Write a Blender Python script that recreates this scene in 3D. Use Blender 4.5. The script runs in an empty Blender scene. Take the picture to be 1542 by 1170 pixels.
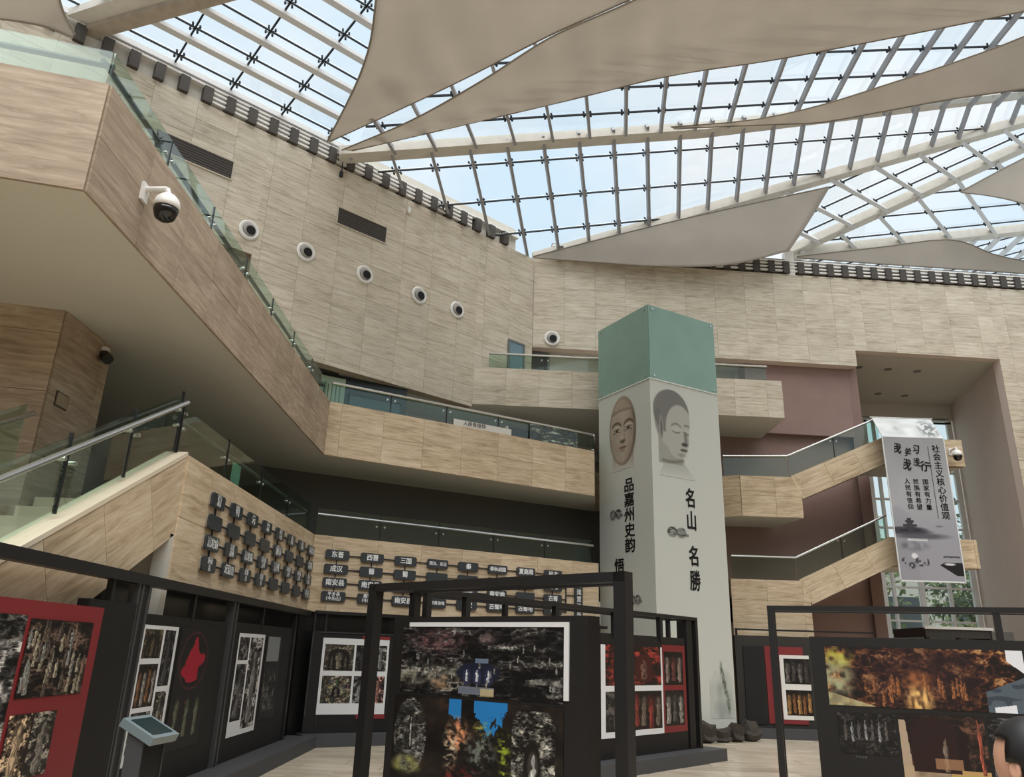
import bpy, bmesh, math, random
import numpy as np
from mathutils import Vector, Matrix

random.seed(7)
SC = bpy.context.scene
COL = SC.collection

# ------------------------------------------------------------------ camera
EYE = 1.7
FPX = 1158.0                       # focal length in pixels of the 1542 x 1170 frame
PITCH = math.atan(399.0 / FPX)
ROLL = math.atan(0.032)
_fw = np.array([0, math.cos(PITCH), math.sin(PITCH)])
_r0 = np.array([1.0, 0, 0]); _u0 = np.cross(_r0, _fw)
_r = math.cos(ROLL) * _r0 + math.sin(ROLL) * _u0
_u = np.cross(_r, _fw)
CAMP = np.array([0, 0, EYE])
cam = bpy.data.cameras.new('camera'); camo = bpy.data.objects.new('camera', cam); COL.objects.link(camo)
cam.sensor_fit = 'HORIZONTAL'; cam.sensor_width = 36.0; cam.lens = 36.0 * FPX / 1542.0
cam.clip_end = 500; cam.clip_start = 0.05
camo.matrix_world = Matrix(((_r[0], _u[0], -_fw[0], 0), (_r[1], _u[1], -_fw[1], 0), (_r[2], _u[2], -_fw[2], EYE), (0, 0, 0, 1)))
SC.camera = camo

# ------------------------------------------------------------------ world, fill sun, exposure
W = bpy.data.worlds.new('overcast_sky'); SC.world = W; W.use_nodes = True
nt = W.node_tree; nt.nodes.clear()
o_ = nt.nodes.new('ShaderNodeOutputWorld'); bg = nt.nodes.new('ShaderNodeBackground')
tc = nt.nodes.new('ShaderNodeTexCoord'); mp = nt.nodes.new('ShaderNodeMapping'); mp.inputs['Scale'].default_value = (1.6, 1.6, 2.6)
nz = nt.nodes.new('ShaderNodeTexNoise'); nz.inputs['Scale'].default_value = 1.9; nz.inputs['Detail'].default_value = 5; nz.inputs['Roughness'].default_value = 0.55
rp = nt.nodes.new('ShaderNodeValToRGB')
rp.color_ramp.elements[0].position = 0.36; rp.color_ramp.elements[0].color = (0.66, 0.82, 0.95, 1)
rp.color_ramp.elements[1].position = 0.62; rp.color_ramp.elements[1].color = (0.90, 0.94, 0.97, 1)
nt.links.new(tc.outputs['Generated'], mp.inputs['Vector']); nt.links.new(mp.outputs['Vector'], nz.inputs['Vector'])
nt.links.new(nz.outputs['Fac'], rp.inputs['Fac']); nt.links.new(rp.outputs['Color'], bg.inputs['Color'])
bg.inputs['Strength'].default_value = 1.06
nt.links.new(bg.outputs['Background'], o_.inputs['Surface'])

sun = bpy.data.lights.new('soft_fill_sun', 'SUN'); sun.energy = 4.7; sun.angle = math.radians(75); sun.color = (1.0, 0.975, 0.95)  # broad soft light added to brighten the hall besides the overcast sky
suno = bpy.data.objects.new('soft_fill_sun', sun); COL.objects.link(suno)
suno.rotation_euler = Vector((-0.02, 0.37, -0.93)).to_track_quat('-Z', 'Y').to_euler()
suno.location = (6, -4, 40)

vs = SC.view_settings
vs.view_transform = 'Standard'; vs.look = 'None'; vs.gamma = 1.0; vs.use_curve_mapping = False
vs.exposure = 0.0

# ------------------------------------------------------------------ measuring helpers
def ray(x, y): return _fw + _r * (x - 771.0) / FPX + _u * (585.0 - y) / FPX
def at_z(x, y, z):
    v = ray(x, y); return Vector(CAMP + v * (z - EYE) / v[2])
def at_y(x, y, Y):
    v = ray(x, y); return Vector(CAMP + v * Y / v[1])
def dir_az(az): a = math.radians(az); return Vector((math.sin(a), math.cos(a), 0))
def on_wall(p, az, x, y):
    d = dir_az(az); n = np.array([d[1], -d[0], 0.0]); v = ray(x, y)
    t = ((np.array([p[0], p[1], 0]) - np.array([0, 0, 0])) @ n) / (v @ n)
    return Vector(CAMP + v * t)
def on_plane(P, n, x, y):
    v = ray(x, y); t = (np.array(P) - CAMP) @ np.array(n) / (v @ np.array(n)); return Vector(CAMP + v * t)
def vdir(x, y): return Vector(ray(x, y)).normalized()
UP = Vector((0, 0, 1))
def frame(p, az, z=0.0):
    """local X runs along the wall (to the right when you face it), local Y away from the viewer, Z up"""
    d = dir_az(az); y = UP.cross(d)
    return Matrix(((d.x, y.x, 0, p[0]), (d.y, y.y, 0, p[1]), (0, 0, 1, z), (0, 0, 0, 1)))

# ------------------------------------------------------------------ mesh helpers
class MB:
    def __init__(s): s.v = []; s.f = []
    def add(s, vs, fs):
        b = len(s.v); s.v += [tuple(p) for p in vs]; s.f += [tuple(i + b for i in f) for f in fs]; return s
    def box(s, lo, hi, M=None):
        x0, y0, z0 = lo; x1, y1, z1 = hi
        P = [(x0, y0, z0), (x1, y0, z0), (x1, y1, z0), (x0, y1, z0), (x0, y0, z1), (x1, y0, z1), (x1, y1, z1), (x0, y1, z1)]
        if M is not None: P = [M @ Vector(p) for p in P]
        return s.add(P, [(0, 3, 2, 1), (4, 5, 6, 7), (0, 1, 5, 4), (1, 2, 6, 5), (2, 3, 7, 6), (3, 0, 4, 7)])
    def prism(s, poly, off):
        n = len(poly); off = Vector(off); A = [Vector(p) for p in poly]; B = [p + off for p in A]
        return s.add(A + B, [tuple(range(n - 1, -1, -1)), tuple(range(n, 2 * n))] + [(i, (i + 1) % n, n + (i + 1) % n, n + i) for i in range(n)])
    def beam(s, p, q, w, h, up=UP):
        p = Vector(p); q = Vector(q); d = (q - p).normalized(); sd = d.cross(Vector(up)).normalized(); u = sd.cross(d)
        A = [p + sd * (w * a) + u * (h * b) for a, b in ((-.5, -.5), (.5, -.5), (.5, .5), (-.5, .5))]
        return s.prism(A, q - p)
    def tube(s, p, q, r, n=8, r2=None, cap=True):
        p = Vector(p); q = Vector(q); d = (q - p).normalized(); r2 = r if r2 is None else r2
        a = d.orthogonal().normalized(); b = d.cross(a)
        A = [p + (a * math.cos(t) + b * math.sin(t)) * r for t in [2 * math.pi * i / n for i in range(n)]]
        B = [q + (a * math.cos(t) + b * math.sin(t)) * r2 for t in [2 * math.pi * i / n for i in range(n)]]
        F = [(i, (i + 1) % n, n + (i + 1) % n, n + i) for i in range(n)]
        if cap: F += [tuple(range(n - 1, -1, -1)), tuple(range(n, 2 * n))]
        return s.add(A + B, F)
    def path(s, pts, r, n=8):
        for a, b in zip(pts, pts[1:]): s.tube(a, b, r, n)
        return s
    def lathe(s, prof, n=20, M=None):
        V = []
        for (r, z) in prof:
            for i in range(n):
                t = 2 * math.pi * i / n; V.append(Vector((r * math.cos(t), r * math.sin(t), z)))
        if M is not None: V = [M @ v for v in V]
        F = []
        for k in range(len(prof) - 1):
            for i in range(n):
                j = (i + 1) % n; F.append((k * n + i, k * n + j, (k + 1) * n + j, (k + 1) * n + i))
        F += [tuple(range(n - 1, -1, -1)), tuple((len(prof) - 1) * n + i for i in range(n))]
        return s.add(V, F)
    def build(s, name, mat, parent=None, M=None, smooth=False):
        me = bpy.data.meshes.new(name); me.from_pydata(s.v, [], s.f); me.update()
        if smooth: me.shade_smooth()
        return link(name, me, mat, parent, M)
def link(name, me, mat, parent=None, M=None):
    o = bpy.data.objects.new(name, me); COL.objects.link(o)
    if mat is not None and not me.materials: me.materials.append(mat)
    if parent is not None: o.parent = parent
    if M is not None: o.matrix_local = M
    return o
def tag(o, label=None, cat=None, group=None, kind=None):
    if label: o['label'] = label
    if cat: o['category'] = cat
    if group: o['group'] = group
    if kind: o['kind'] = kind
    return o
def empty(name, M=None, label=None, cat=None, group=None, kind=None, loc=None):
    o = bpy.data.objects.new(name, None); COL.objects.link(o); o.empty_display_size = .2
    if M is not None: o.matrix_world = M
    if loc is not None: o.location = loc
    return tag(o, label, cat, group, kind)
def rrect(x0, x1, z0, z1, r, n=4):
    P = []
    for cx_, cz_, a0 in ((x1 - r, z0 + r, -90), (x1 - r, z1 - r, 0), (x0 + r, z1 - r, 90), (x0 + r, z0 + r, 180)):
        for i in range(n + 1):
            t = math.radians(a0 + 90 * i / n); P.append((cx_ + r * math.cos(t), cz_ + r * math.sin(t)))
    return P

# ------------------------------------------------------------------ materials
def lin(c): return tuple(((x / 255.) / 12.92 if x / 255. <= .04045 else ((x / 255. + .055) / 1.055) ** 2.4) for x in c)
_M = {}
def mat(name, rgb=(128, 128, 128), rough=.6, metal=0., spec=.4, noise=0., nscale=6., bump=0., linear=None):
    if name in _M: return _M[name]
    m = bpy.data.materials.new(name); m.use_nodes = True; n = m.node_tree.nodes; L = m.node_tree.links
    b = n['Principled BSDF']; c = linear or lin(rgb)
    b.inputs['Base Color'].default_value = (*c, 1); b.inputs['Roughness'].default_value = rough; b.inputs['Metallic'].default_value = metal
    b.inputs['Specular IOR Level'].default_value = spec
    if noise or bump:
        t = n.new('ShaderNodeTexCoord'); z = n.new('ShaderNodeTexNoise'); z.inputs['Scale'].default_value = nscale; z.inputs['Detail'].default_value = 5
        L.new(t.outputs['Object'], z.inputs['Vector'])
        if noise:
            mx = n.new('ShaderNodeMix'); mx.data_type = 'RGBA'
            mx.inputs['A'].default_value = (*[max(0, x * (1 - noise)) for x in c], 1); mx.inputs['B'].default_value = (*[min(1, x * (1 + noise)) for x in c], 1)
            L.new(z.outputs['Fac'], mx.inputs['Factor']); L.new(mx.outputs['Result'], b.inputs['Base Color'])
        if bump:
            bp = n.new('ShaderNodeBump'); bp.inputs['Strength'].default_value = bump; bp.inputs['Distance'].default_value = .02
            L.new(z.outputs['Fac'], bp.inputs['Height']); L.new(bp.outputs['Normal'], b.inputs['Normal'])
    _M[name] = m; return m
def stone(name, dark, mid, light, rough=.55, sx=1.5, sz=15., vary=.05, streak=.75):
    """banded travertine: long veins along local X, a tone of its own for every slab"""
    if name in _M: return _M[name]
    m = bpy.data.materials.new(name); m.use_nodes = True; n = m.node_tree.nodes; L = m.node_tree.links
    b = n['Principled BSDF']; b.inputs['Roughness'].default_value = rough; b.inputs['Specular IOR Level'].default_value = .3
    t = n.new('ShaderNodeTexCoord'); oi = n.new('ShaderNodeObjectInfo')
    sc_ = n.new('ShaderNodeVectorMath'); sc_.operation = 'SCALE'; sc_.inputs[0].default_value = (37., 11., 23.); L.new(oi.outputs['Random'], sc_.inputs['Scale'])
    ad = n.new('ShaderNodeVectorMath'); ad.operation = 'ADD'; L.new(t.outputs['Object'], ad.inputs[0]); L.new(sc_.outputs['Vector'], ad.inputs[1])
    mp = n.new('ShaderNodeMapping'); mp.inputs['Scale'].default_value = (sx, sx, sz); L.new(ad.outputs['Vector'], mp.inputs['Vector'])
    z = n.new('ShaderNodeTexNoise'); z.inputs['Scale'].default_value = 1.; z.inputs['Detail'].default_value = 8; z.inputs['Roughness'].default_value = .68; z.inputs['Distortion'].default_value = .9
    L.new(mp.outputs['Vector'], z.inputs['Vector'])
    r = n.new('ShaderNodeValToRGB'); e = r.color_ramp.elements
    e[0].position = .33; e[0].color = (*lin(dark), 1); e[1].position = .66; e[1].color = (*lin(light), 1)
    k = e.new(.5); k.color = (*lin(mid), 1)
    # broad cloudy variation under the veins
    z2 = n.new('ShaderNodeTexNoise'); z2.inputs['Scale'].default_value = 1.1; z2.inputs['Detail'].default_value = 3; L.new(ad.outputs['Vector'], z2.inputs['Vector'])
    m2 = n.new('ShaderNodeMix'); m2.data_type = 'FLOAT'; m2.inputs['Factor'].default_value = .28; L.new(z.outputs['Fac'], m2.inputs['A']); L.new(z2.outputs['Fac'], m2.inputs['B'])
    L.new(m2.outputs['Result'], r.inputs['Fac'])
    # slab-to-slab tone
    hs = n.new('ShaderNodeHueSaturation'); mr = n.new('ShaderNodeMapRange'); mr.inputs['To Min'].default_value = 1 - vary; mr.inputs['To Max'].default_value = 1 + vary
    L.new(oi.outputs['Random'], mr.inputs['Value']); L.new(mr.outputs['Result'], hs.inputs['Value']); L.new(r.outputs['Color'], hs.inputs['Color'])
    L.new(hs.outputs['Color'], b.inputs['Base Color'])
    bp = n.new('ShaderNodeBump'); bp.inputs['Strength'].default_value = .12; bp.inputs['Distance'].default_value = .01
    L.new(z.outputs['Fac'], bp.inputs['Height']); L.new(bp.outputs['Normal'], b.inputs['Normal'])
    _M[name] = m; return m
def glass(name, tint, gloss=.08, rough=.02, fk=.3):
    if name in _M: return _M[name]
    m = bpy.data.materials.new(name); m.use_nodes = True; n = m.node_tree.nodes; L = m.node_tree.links
    n.remove(n['Principled BSDF']); out = n['Material Output']
    t = n.new('ShaderNodeBsdfTransparent'); t.inputs['Color'].default_value = (*tint, 1)
    g = n.new('ShaderNodeBsdfGlossy'); g.inputs['Roughness'].default_value = rough; g.inputs['Color'].default_value = (.95, 1, .98, 1)
    fr = n.new('ShaderNodeFresnel'); fr.inputs['IOR'].default_value = 1.45
    ad = n.new('ShaderNodeMath'); ad.operation = 'MULTIPLY_ADD'; ad.inputs[1].default_value = fk; ad.inputs[2].default_value = gloss; ad.use_clamp = True
    L.new(fr.outputs['Fac'], ad.inputs[0])
    mx = n.new('ShaderNodeMixShader'); L.new(ad.outputs['Value'], mx.inputs['Fac']); L.new(t.outputs['BSDF'], mx.inputs[1]); L.new(g.outputs['BSDF'], mx.inputs[2])
    L.new(mx.outputs['Shader'], out.inputs['Surface'])
    _M[name] = m; return m
def printmat(name='photo_print', rough=.45):
    if name in _M: return _M[name]
    m = bpy.data.materials.new(name); m.use_nodes = True; n = m.node_tree.nodes
    a = n.new('ShaderNodeVertexColor'); a.layer_name = 'print'
    b = n['Principled BSDF']; b.inputs['Roughness'].default_value = rough; b.inputs['Specular IOR Level'].default_value = .35
    m.node_tree.links.new(a.outputs['Color'], b.inputs['Base Color']); _M[name] = m; return m
def fabric(name, rgb):
    m = bpy.data.materials.new(name); m.use_nodes = True; n = m.node_tree.nodes; L = m.node_tree.links
    n.remove(n['Principled BSDF']); out = n['Material Output']; c = lin(rgb)
    t = n.new('ShaderNodeTexCoord'); z = n.new('ShaderNodeTexNoise'); z.inputs['Scale'].default_value = .7; z.inputs['Detail'].default_value = 4
    L.new(t.outputs['Object'], z.inputs['Vector'])
    mx = n.new('ShaderNodeMix'); mx.data_type = 'RGBA'; mx.inputs['A'].default_value = (*[x * .88 for x in c], 1); mx.inputs['B'].default_value = (*[x * 1.1 for x in c], 1)
    L.new(z.outputs['Fac'], mx.inputs['Factor'])
    d = n.new('ShaderNodeBsdfDiffuse'); tr = n.new('ShaderNodeBsdfTranslucent'); L.new(mx.outputs['Result'], d.inputs['Color']); L.new(mx.outputs['Result'], tr.inputs['Color'])
    ms = n.new('ShaderNodeMixShader'); ms.inputs['Fac'].default_value = .58
    L.new(d.outputs['BSDF'], ms.inputs[1]); L.new(tr.outputs['BSDF'], ms.inputs[2]); L.new(ms.outputs['Shader'], out.inputs['Surface'])
    # fine wrinkles
    return m

TRAV = stone('travertine_pale', (156, 142, 122), (194, 182, 162), (212, 202, 186))
TRAVW = stone('travertine_warm', (152, 130, 103), (192, 171, 141), (214, 196, 170))
TRAVB = stone('travertine_brown', (132, 114, 95), (164, 145, 124), (188, 170, 149))
FLOORM = stone('floor_travertine', (152, 139, 118), (184, 171, 150), (202, 192, 174), rough=.22, sx=.5, sz=5.5, vary=.07)
JOINT = mat('joint_grey', (146, 131, 110), .9)
PLASTER = mat('soffit_plaster', (190, 185, 173), .85, noise=.04, nscale=1.2)
PINK = mat('rose_stone', (140, 114, 106), .7, noise=.12, nscale=2.2)
PINKL = mat('pale_rose_plaster', (214, 197, 184), .8, noise=.06, nscale=1.5)
DARK = mat('charcoal_cladding', (84, 83, 79), .6, noise=.08, nscale=1.)
BLACK = mat('black_metal', (30, 29, 29), .42, spec=.35)
BLACKP = mat('black_board', (27, 25, 24), .55, spec=.3)
GREYM = mat('plinth_grey', (62, 62, 64), .6)
CONC = mat('concrete_beam', (205, 199, 188), .8, noise=.16, nscale=3.5)
BARM = mat('bar_white_metal', (206, 205, 204), .5); BARG = mat('bar_grey_metal', (150, 150, 153), .5)
ROD = mat('dark_steel_rod', (44, 46, 50), .7, spec=.2)
STEEL = mat('brushed_steel', (190, 190, 186), .25, metal=.9)
FIN = mat('dark_bracket', (72, 67, 62), .7, noise=.2, nscale=30)
SLAT = mat('white_slat', (225, 222, 216), .55)
WHITE = mat('white_plastic', (225, 222, 216), .45)
RED = mat('red_board', (120, 38, 40), .5)
COPING = mat('coping_stone', (214, 200, 176), .5, noise=.08, nscale=4)
ROOFG = glass('roof_glass', (.985, .993, .996), .004, fk=.10)
RAILG = glass('rail_glass', (.78, .88, .83), .03, fk=.13)
WING = glass('window_glass', (.92, .96, .95), .05)

# ------------------------------------------------------------------ cladding
def clip_poly(poly, clip):
    """Sutherland-Hodgman, clip must be convex and counter-clockwise"""
    out = list(poly)
    for i in range(len(clip)):
        a = clip[i]; b = clip[(i + 1) % len(clip)]; inp = out; out = []
        if not inp: break
        def side(p): return (b[0] - a[0]) * (p[1] - a[1]) - (b[1] - a[1]) * (p[0] - a[0])
        for j in range(len(inp)):
            p = inp[j - 1]; q = inp[j]; sp = side(p); sq = side(q)
            if (sp >= 0) != (sq >= 0):
                t = sp / (sp - sq); out.append((p[0] + (q[0] - p[0]) * t, p[1] + (q[1] - p[1]) * t))
            if sq >= 0: out.append(q)
    return out
def area(p): return .5 * sum(p[i - 1][0] * p[i][1] - p[i][0] * p[i - 1][1] for i in range(len(p)))
def tile_wall(name, M, polys, tw, th, m, depth=.14, s0=0., z0=0., gap=.005, piece='stone_slab', bond=0., back=JOINT, proud=.022):
    bk = MB()
    for p in polys: bk.prism([(x, 0, z) for x, z in p], (0, depth, 0))
    root = bk.build(name, back); root.matrix_world = M; root['kind'] = 'structure'
    for p in polys:
        if area(p) < 0: p = p[::-1]
        xs = [q[0] for q in p]; zs = [q[1] for q in p]
        j0 = math.floor((min(zs) - z0) / th); j1 = math.ceil((max(zs) - z0) / th)
        for j in range(j0, j1):
            sh = s0 + bond * tw * (j % 2)
            for i in range(math.floor((min(xs) - sh) / tw), math.ceil((max(xs) - sh) / tw)):
                a, b = sh + i * tw + gap / 2, sh + (i + 1) * tw - gap / 2; c, d = z0 + j * th + gap / 2, z0 + (j + 1) * th - gap / 2
                q = clip_poly([(a, c), (b, c), (b, d), (a, d)], p)
                if len(q) < 3 or abs(area(q)) < .004: continue
                pr = proud + random.uniform(-.002, .002)
                MB().prism([(x, -pr, z) for x, z in q], (0, pr, 0)).build(piece, m, root)
    return root
def slab(name, poly, z0, z1, m, kind='structure'):
    o = MB().prism([(x, y, z0) for x, y in poly], (0, 0, z1 - z0)).build(name, m); o['kind'] = kind; return o
def rect(x0, x1, z0, z1): return [(x0, z0), (x1, z0), (x1, z1), (x0, z1)]

# key plan points (metres; floor at 0, eye at 1.7)
KX, KY = 0.56, 22.02                      # corner of the two tall walls
AZL, AZR, AZ3 = 48.7, 85.9, 60.0
C0 = Vector((-3.87, 5.95)); C1 = Vector((-3.88, 15.56)); C2 = Vector((2.13, 19.03))
L2T, L3B, L3T, L4B, L4T, TOP = 3.84, 5.48, 6.64, 8.28, 9.40, 13.70
Y4 = 20.90; YA = 21.15
FWL = frame((KX, KY), AZL); FWR = frame((KX, KY), AZR)
FN = frame((C1.x, C1.y), 0.0)             # side wall along x = -3.88, local x = y - 15.56
L3len = (C2 - C1).length
F3 = frame((C1.x, C1.y), AZ3)

# ---- floor
tile_wall('floor', Matrix(((1, 0, 0, 0), (0, 0, 1, 0), (0, -1, 0, -.022), (0, 0, 0, 1))),
          [rect(-4.4, 10, 4.2, 21)], 1.2, .6, FLOORM, depth=.2, gap=.005, piece='floor_tile', bond=.5)
slab('floor_surround', [(-14, -10), (20, -10), (20, 32), (-14, 32)], -.5, -.23, mat('floor_screed', (176, 160, 134), .4, noise=.08, nscale=1))
for nm, pl in (('floor_near', [(-14, -10), (20, -10), (20, 4.19), (-14, 4.19)]), ('floor_right', [(10.01, 4.2), (20, 4.2), (20, 32), (10.01, 32)]),
               ('floor_left', [(-14, 4.2), (-4.41, 4.2), (-4.41, 32), (-14, 32)]), ('floor_far', [(-4.4, 21.01), (10, 21.01), (10, 32), (-4.4, 32)])):
    slab(nm, pl, -.22, 0., FLOORM)

# ---- tall back walls
cw = lambda *P: list(P)
tile_wall('wall_back_left', FWL, [rect(-9.0, -2.24, 8.20, TOP), rect(-2.24, 0, 8.9, TOP), rect(-18.0, -9.0, 10.35, TOP)], .98, .49, TRAV, depth=.3, s0=0, z0=TOP - .49 * 20)
tile_wall('wall_back_right', FWR, [rect(0.03, 10.40, 10.66, TOP + .06), rect(10.40, 15.24, 11.20, TOP + .06), rect(15.24, 20.5, 0.0, TOP + .06)], .98, .49, TRAV, depth=.3, back=PINKL, s0=.03, z0=TOP - .49 * 28)
# recess at the end of the left wall, seen over the upper balcony
MB().prism([(-18, .3, 10.35), (-9.0, .3, 10.35), (-9.0, 3.2, 10.35), (-18, 3.2, 10.35)], (0, 0, .12)).build('ceiling_upper_left', PLASTER).matrix_world = FWL
bpy.data.objects['ceiling_upper_left']['kind'] = 'structure'
w = MB().box((-18, 3.2, 6), (-9.0, 3.4, 10.5)).box((-9.0, .3, 6.4), (-8.85, 3.4, 10.35)).build('wall_upper_recess', mat('recess_wall', (120, 112, 100), .8)); w.matrix_world = FWL; w['kind'] = 'structure'

# ---- level 4 balcony (front at y = 20.9)
F4 = frame((-1.12, Y4), 90)
l4a = Vector((-1.30, 20.42)); l4w = math.hypot(7.78 + 1.12, .35)
tile_wall('wall_balcony_upper', frame((-1.12, 20.56), math.degrees(math.atan2(8.9, .37))), [rect(0, 8.91, L4B, L4T)], .94, .56, TRAV, depth=.2, z0=L4B, bond=0)
tile_wall('wall_balcony_upper_end', frame((7.79, 20.93), 0), [rect(.02, 2.3, L4B, L4T)], .94, .56, TRAV, depth=.15, z0=L4B)
slab('ceiling_under_upper', [(-1.12, 20.57), (7.78, 20.94), (7.78, 23.2), (6.2, 27.5), (-4.5, 27.5), (-4.4, 17.9)], L4B - .006, 8.85, PLASTER)
# level 4 corridor behind: soffit, back wall, doors
sf = MB().prism([(0.02, .3, 10.66), (10.4, .3, 10.66), (10.4, 2.6, 10.66), (-4, 2.6, 10.66)], (0, 0, .15)).build('ceiling_corridor_upper', PLASTER); sf.matrix_world = FWR; sf['kind'] = 'structure'
w = MB().prism([(-.6, .32, 8.8), (6.9, 1.3, 8.8), (6.9, 1.5, 8.8), (-.6, .5, 8.8)], (0, 0, 1.88)).build('wall_corridor_upper', PINKL); w.matrix_world = FWR; w['kind'] = 'structure'

# ---- rose stone stair core and bay
w = MB().box((4.0, .55, 0), (10.42, .9, 9.6)).box((6.85, .32, 8.4), (10.42, .9, 10.7)).build('wall_stair_core', PINK); w.matrix_world = FWR; w['kind'] = 'structure'
w = MB().prism([(10.98, 22.95, 0), (13.36, 28.3, 0), (13.1, 28.4, 0), (10.7, 23.1, 0)], (0, 0, 11.2)).build('wall_bay_left', PINK); w['kind'] = 'structure'
w = MB().prism([(15.78, 23.15, 0), (16.9, 28.3, 0), (17.3, 28.2, 0), (16.1, 23.15, 0)], (0, 0, 11.3)).build('wall_bay_right', PINKL); w['kind'] = 'structure'
slab('ceiling_bay', [(10.9, 23.05), (15.8, 23.4), (17.1, 28.3), (13.2, 28.3)], 11.2, 11.45, PLASTER)
w = MB().box((13.2, 27.95, 10.62), (17.0, 28.25, 11.2)).build('wall_bay_head', PLASTER); w['kind'] = 'structure'

# ---- level 3 gallery
tile_wall('wall_gallery_side', frame((C0.x, C0.y), 0), [rect(0, C1.y - C0.y, L3B, L3T)], .96, .58, TRAVB, depth=.18, z0=L3B)
tile_wall('wall_gallery_front', F3, [rect(0.02, L3len, L3B, L3T)], .96, .58, TRAVW, depth=.18, z0=L3B, s0=.3)
azc = math.degrees(math.atan2(C0.x + 4.66, C0.y - 5.74))
FC0 = frame((C0.x - 5.0 * math.sin(math.radians(azc)), C0.y - 5.0 * math.cos(math.radians(azc))), azc)
tile_wall('wall_gallery_near', FC0, [rect(0, 5.0 - .005, L3B, L3T)], 2.2, 1.16, TRAVB, depth=.18, z0=L3B, s0=-.4)
CR = Vector((2.42, 21.45))
azr = math.degrees(math.atan2(CR.x - C2.x, CR.y - C2.y))
tile_wall('wall_gallery_return', frame((C2.x, C2.y), azr), [rect(.02, (CR - C2).length, L3B, L3T)], .96, .58, TRAVW, depth=.15, z0=L3B)
P6 = Vector((5.95, 21.5)); P7 = Vector((6.47, YA))
tile_wall('wall_gallery_link', frame((CR.x, CR.y), math.degrees(math.atan2(P6.x - CR.x, P6.y - CR.y))), [rect(0, (P6 - CR).length, L3B, L3T)], .96, .58, TRAVW, depth=.15, z0=L3B)
tile_wall('wall_gallery_link_end', frame((P6.x, P6.y), math.degrees(math.atan2(P7.x - P6.x, P7.y - P6.y))), [rect(0, (P7 - P6).length - .01, L3B, L3T)], .96, .58, TRAVW, depth=.15, z0=L3B)
n3 = Vector((-math.cos(math.radians(AZ3)), math.sin(math.radians(AZ3))))
i1 = C1 + n3 * .02
nl_ = Vector((FC0[0][3], FC0[1][3]))
slab('ceiling_gallery', [(C0.x - .003, C0.y + .003), (nl_.x, nl_.y), (-12, nl_.y), (-12, 24), (-4.2, 24), (C1.x - .003, C1.y)], L3B - .006, 6.1, PLASTER)
slab('ceiling_gallery_front', [(C1.x, C1.y + .01), (-4.2, 25), (6.5, 25), (6.47, YA + .01), (P6.x, P6.y), (CR.x, CR.y), (C2.x, C2.y + .01)], L3B - .007, 6.1, PLASTER)
# gallery rooms behind
BK3 = frame((C1.x + n3.x * 2.6 - 1.5 * math.sin(math.radians(60)), C1.y + n3.y * 2.6 - .75), AZ3)
w = MB().box((-1, 0, 6.1), (4.3, .2, 8.2)).box((4.12, .2, 6.1), (4.3, 2.4, 8.2)).build('wall_gallery_back', mat('gallery_glazing_wall', (38, 46, 44), .35)); w.matrix_world = BK3; w['kind'] = 'structure'
w = MB().box((4.3, 2.2, 6.1), (12, 2.4, 8.27)).build('wall_gallery_back_pale', PINKL); w.matrix_world = BK3; w['kind'] = 'structure'
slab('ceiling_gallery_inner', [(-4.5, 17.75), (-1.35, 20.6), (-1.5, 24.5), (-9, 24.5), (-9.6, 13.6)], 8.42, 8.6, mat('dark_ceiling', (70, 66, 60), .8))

# ---- level 2: plaque wall
tile_wall('wall_plaque_side', FN, [rect(9.07 - 15.56, 0, 2.36, L2T)], .98, .74, TRAVW, depth=.16, z0=2.36, s0=.2)
tile_wall('wall_plaque_front', F3, [rect(.02, L3len + .1, 2.36, L2T)], .98, .74, TRAVW, depth=.16, z0=2.36, s0=.4)
CR2 = CR + Vector((0.05, 0))
tile_wall('wall_plaque_return', frame((C2.x + .09, C2.y + .05), azr), [rect(.02, 2.4, 0, L2T)], .98, .74, TRAVW, depth=.15, z0=2.36 - .74 * 4)
slab('floor_level_two', [(-4.04, 9.1), (-9, 9.1), (-9, 24), (6.2, 24), (6.3, 21.4), (2.5, 21.6), (2.3, 19.25), (-4.0, 15.65)], 2.42, 2.95, PLASTER)
w = MB().box((-1.6, 1.85, 2.9), (9.6, 2.05, L3B + .02)).build('wall_level_two_back', DARK); w.matrix_world = frame((C1.x, C1.y), 61); w['kind'] = 'structure'
w = MB().box((-9.0, 9.0, 0), (-8.8, 24, L3B)).build('wall_level_two_side', DARK); w['kind'] = 'structure'
# travertine pier under the gallery
pa, pb, pc = (-12.0, 6.9), (-5.46, 8.60), (-5.46, 9.75)
tile_wall('wall_pier_front', frame(pa, math.degrees(math.atan2(pb[0] - pa[0], pb[1] - pa[1]))), [rect(0, math.hypot(pb[0] - pa[0], pb[1] - pa[1]), 0, L3B)], .98, .74, TRAVB, depth=.2)
tile_wall('wall_pier_side', frame(pb, 0), [rect(.01, 1.15, 0, L3B)], .98, .74, TRAVB, depth=.2)
w = MB().prism([(-5.5, 9.78, 0), (-9, 9.78, 0), (-9, 9.6, 0), (-5.5, 9.6, 0)], (0, 0, L3B)).build('wall_pier_back', DARK); w['kind'] = 'structure'

# ---- ground floor dark glazing under the plaque wall
w = MB().box((-14, .10, 0), (.3, .25, 2.36)).build('wall_ground_side', mat('dark_shopfront', (26, 26, 25), .25, spec=.5)); w.matrix_world = FN; w['kind'] = 'structure'
w = MB().box((-.3, .10, 0), (L3len + .15, .25, 2.36)).build('wall_ground_front', mat('dark_shopfront', (26, 26, 25), .25, spec=.5)); w.matrix_world = F3; w['kind'] = 'structure'

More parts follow.
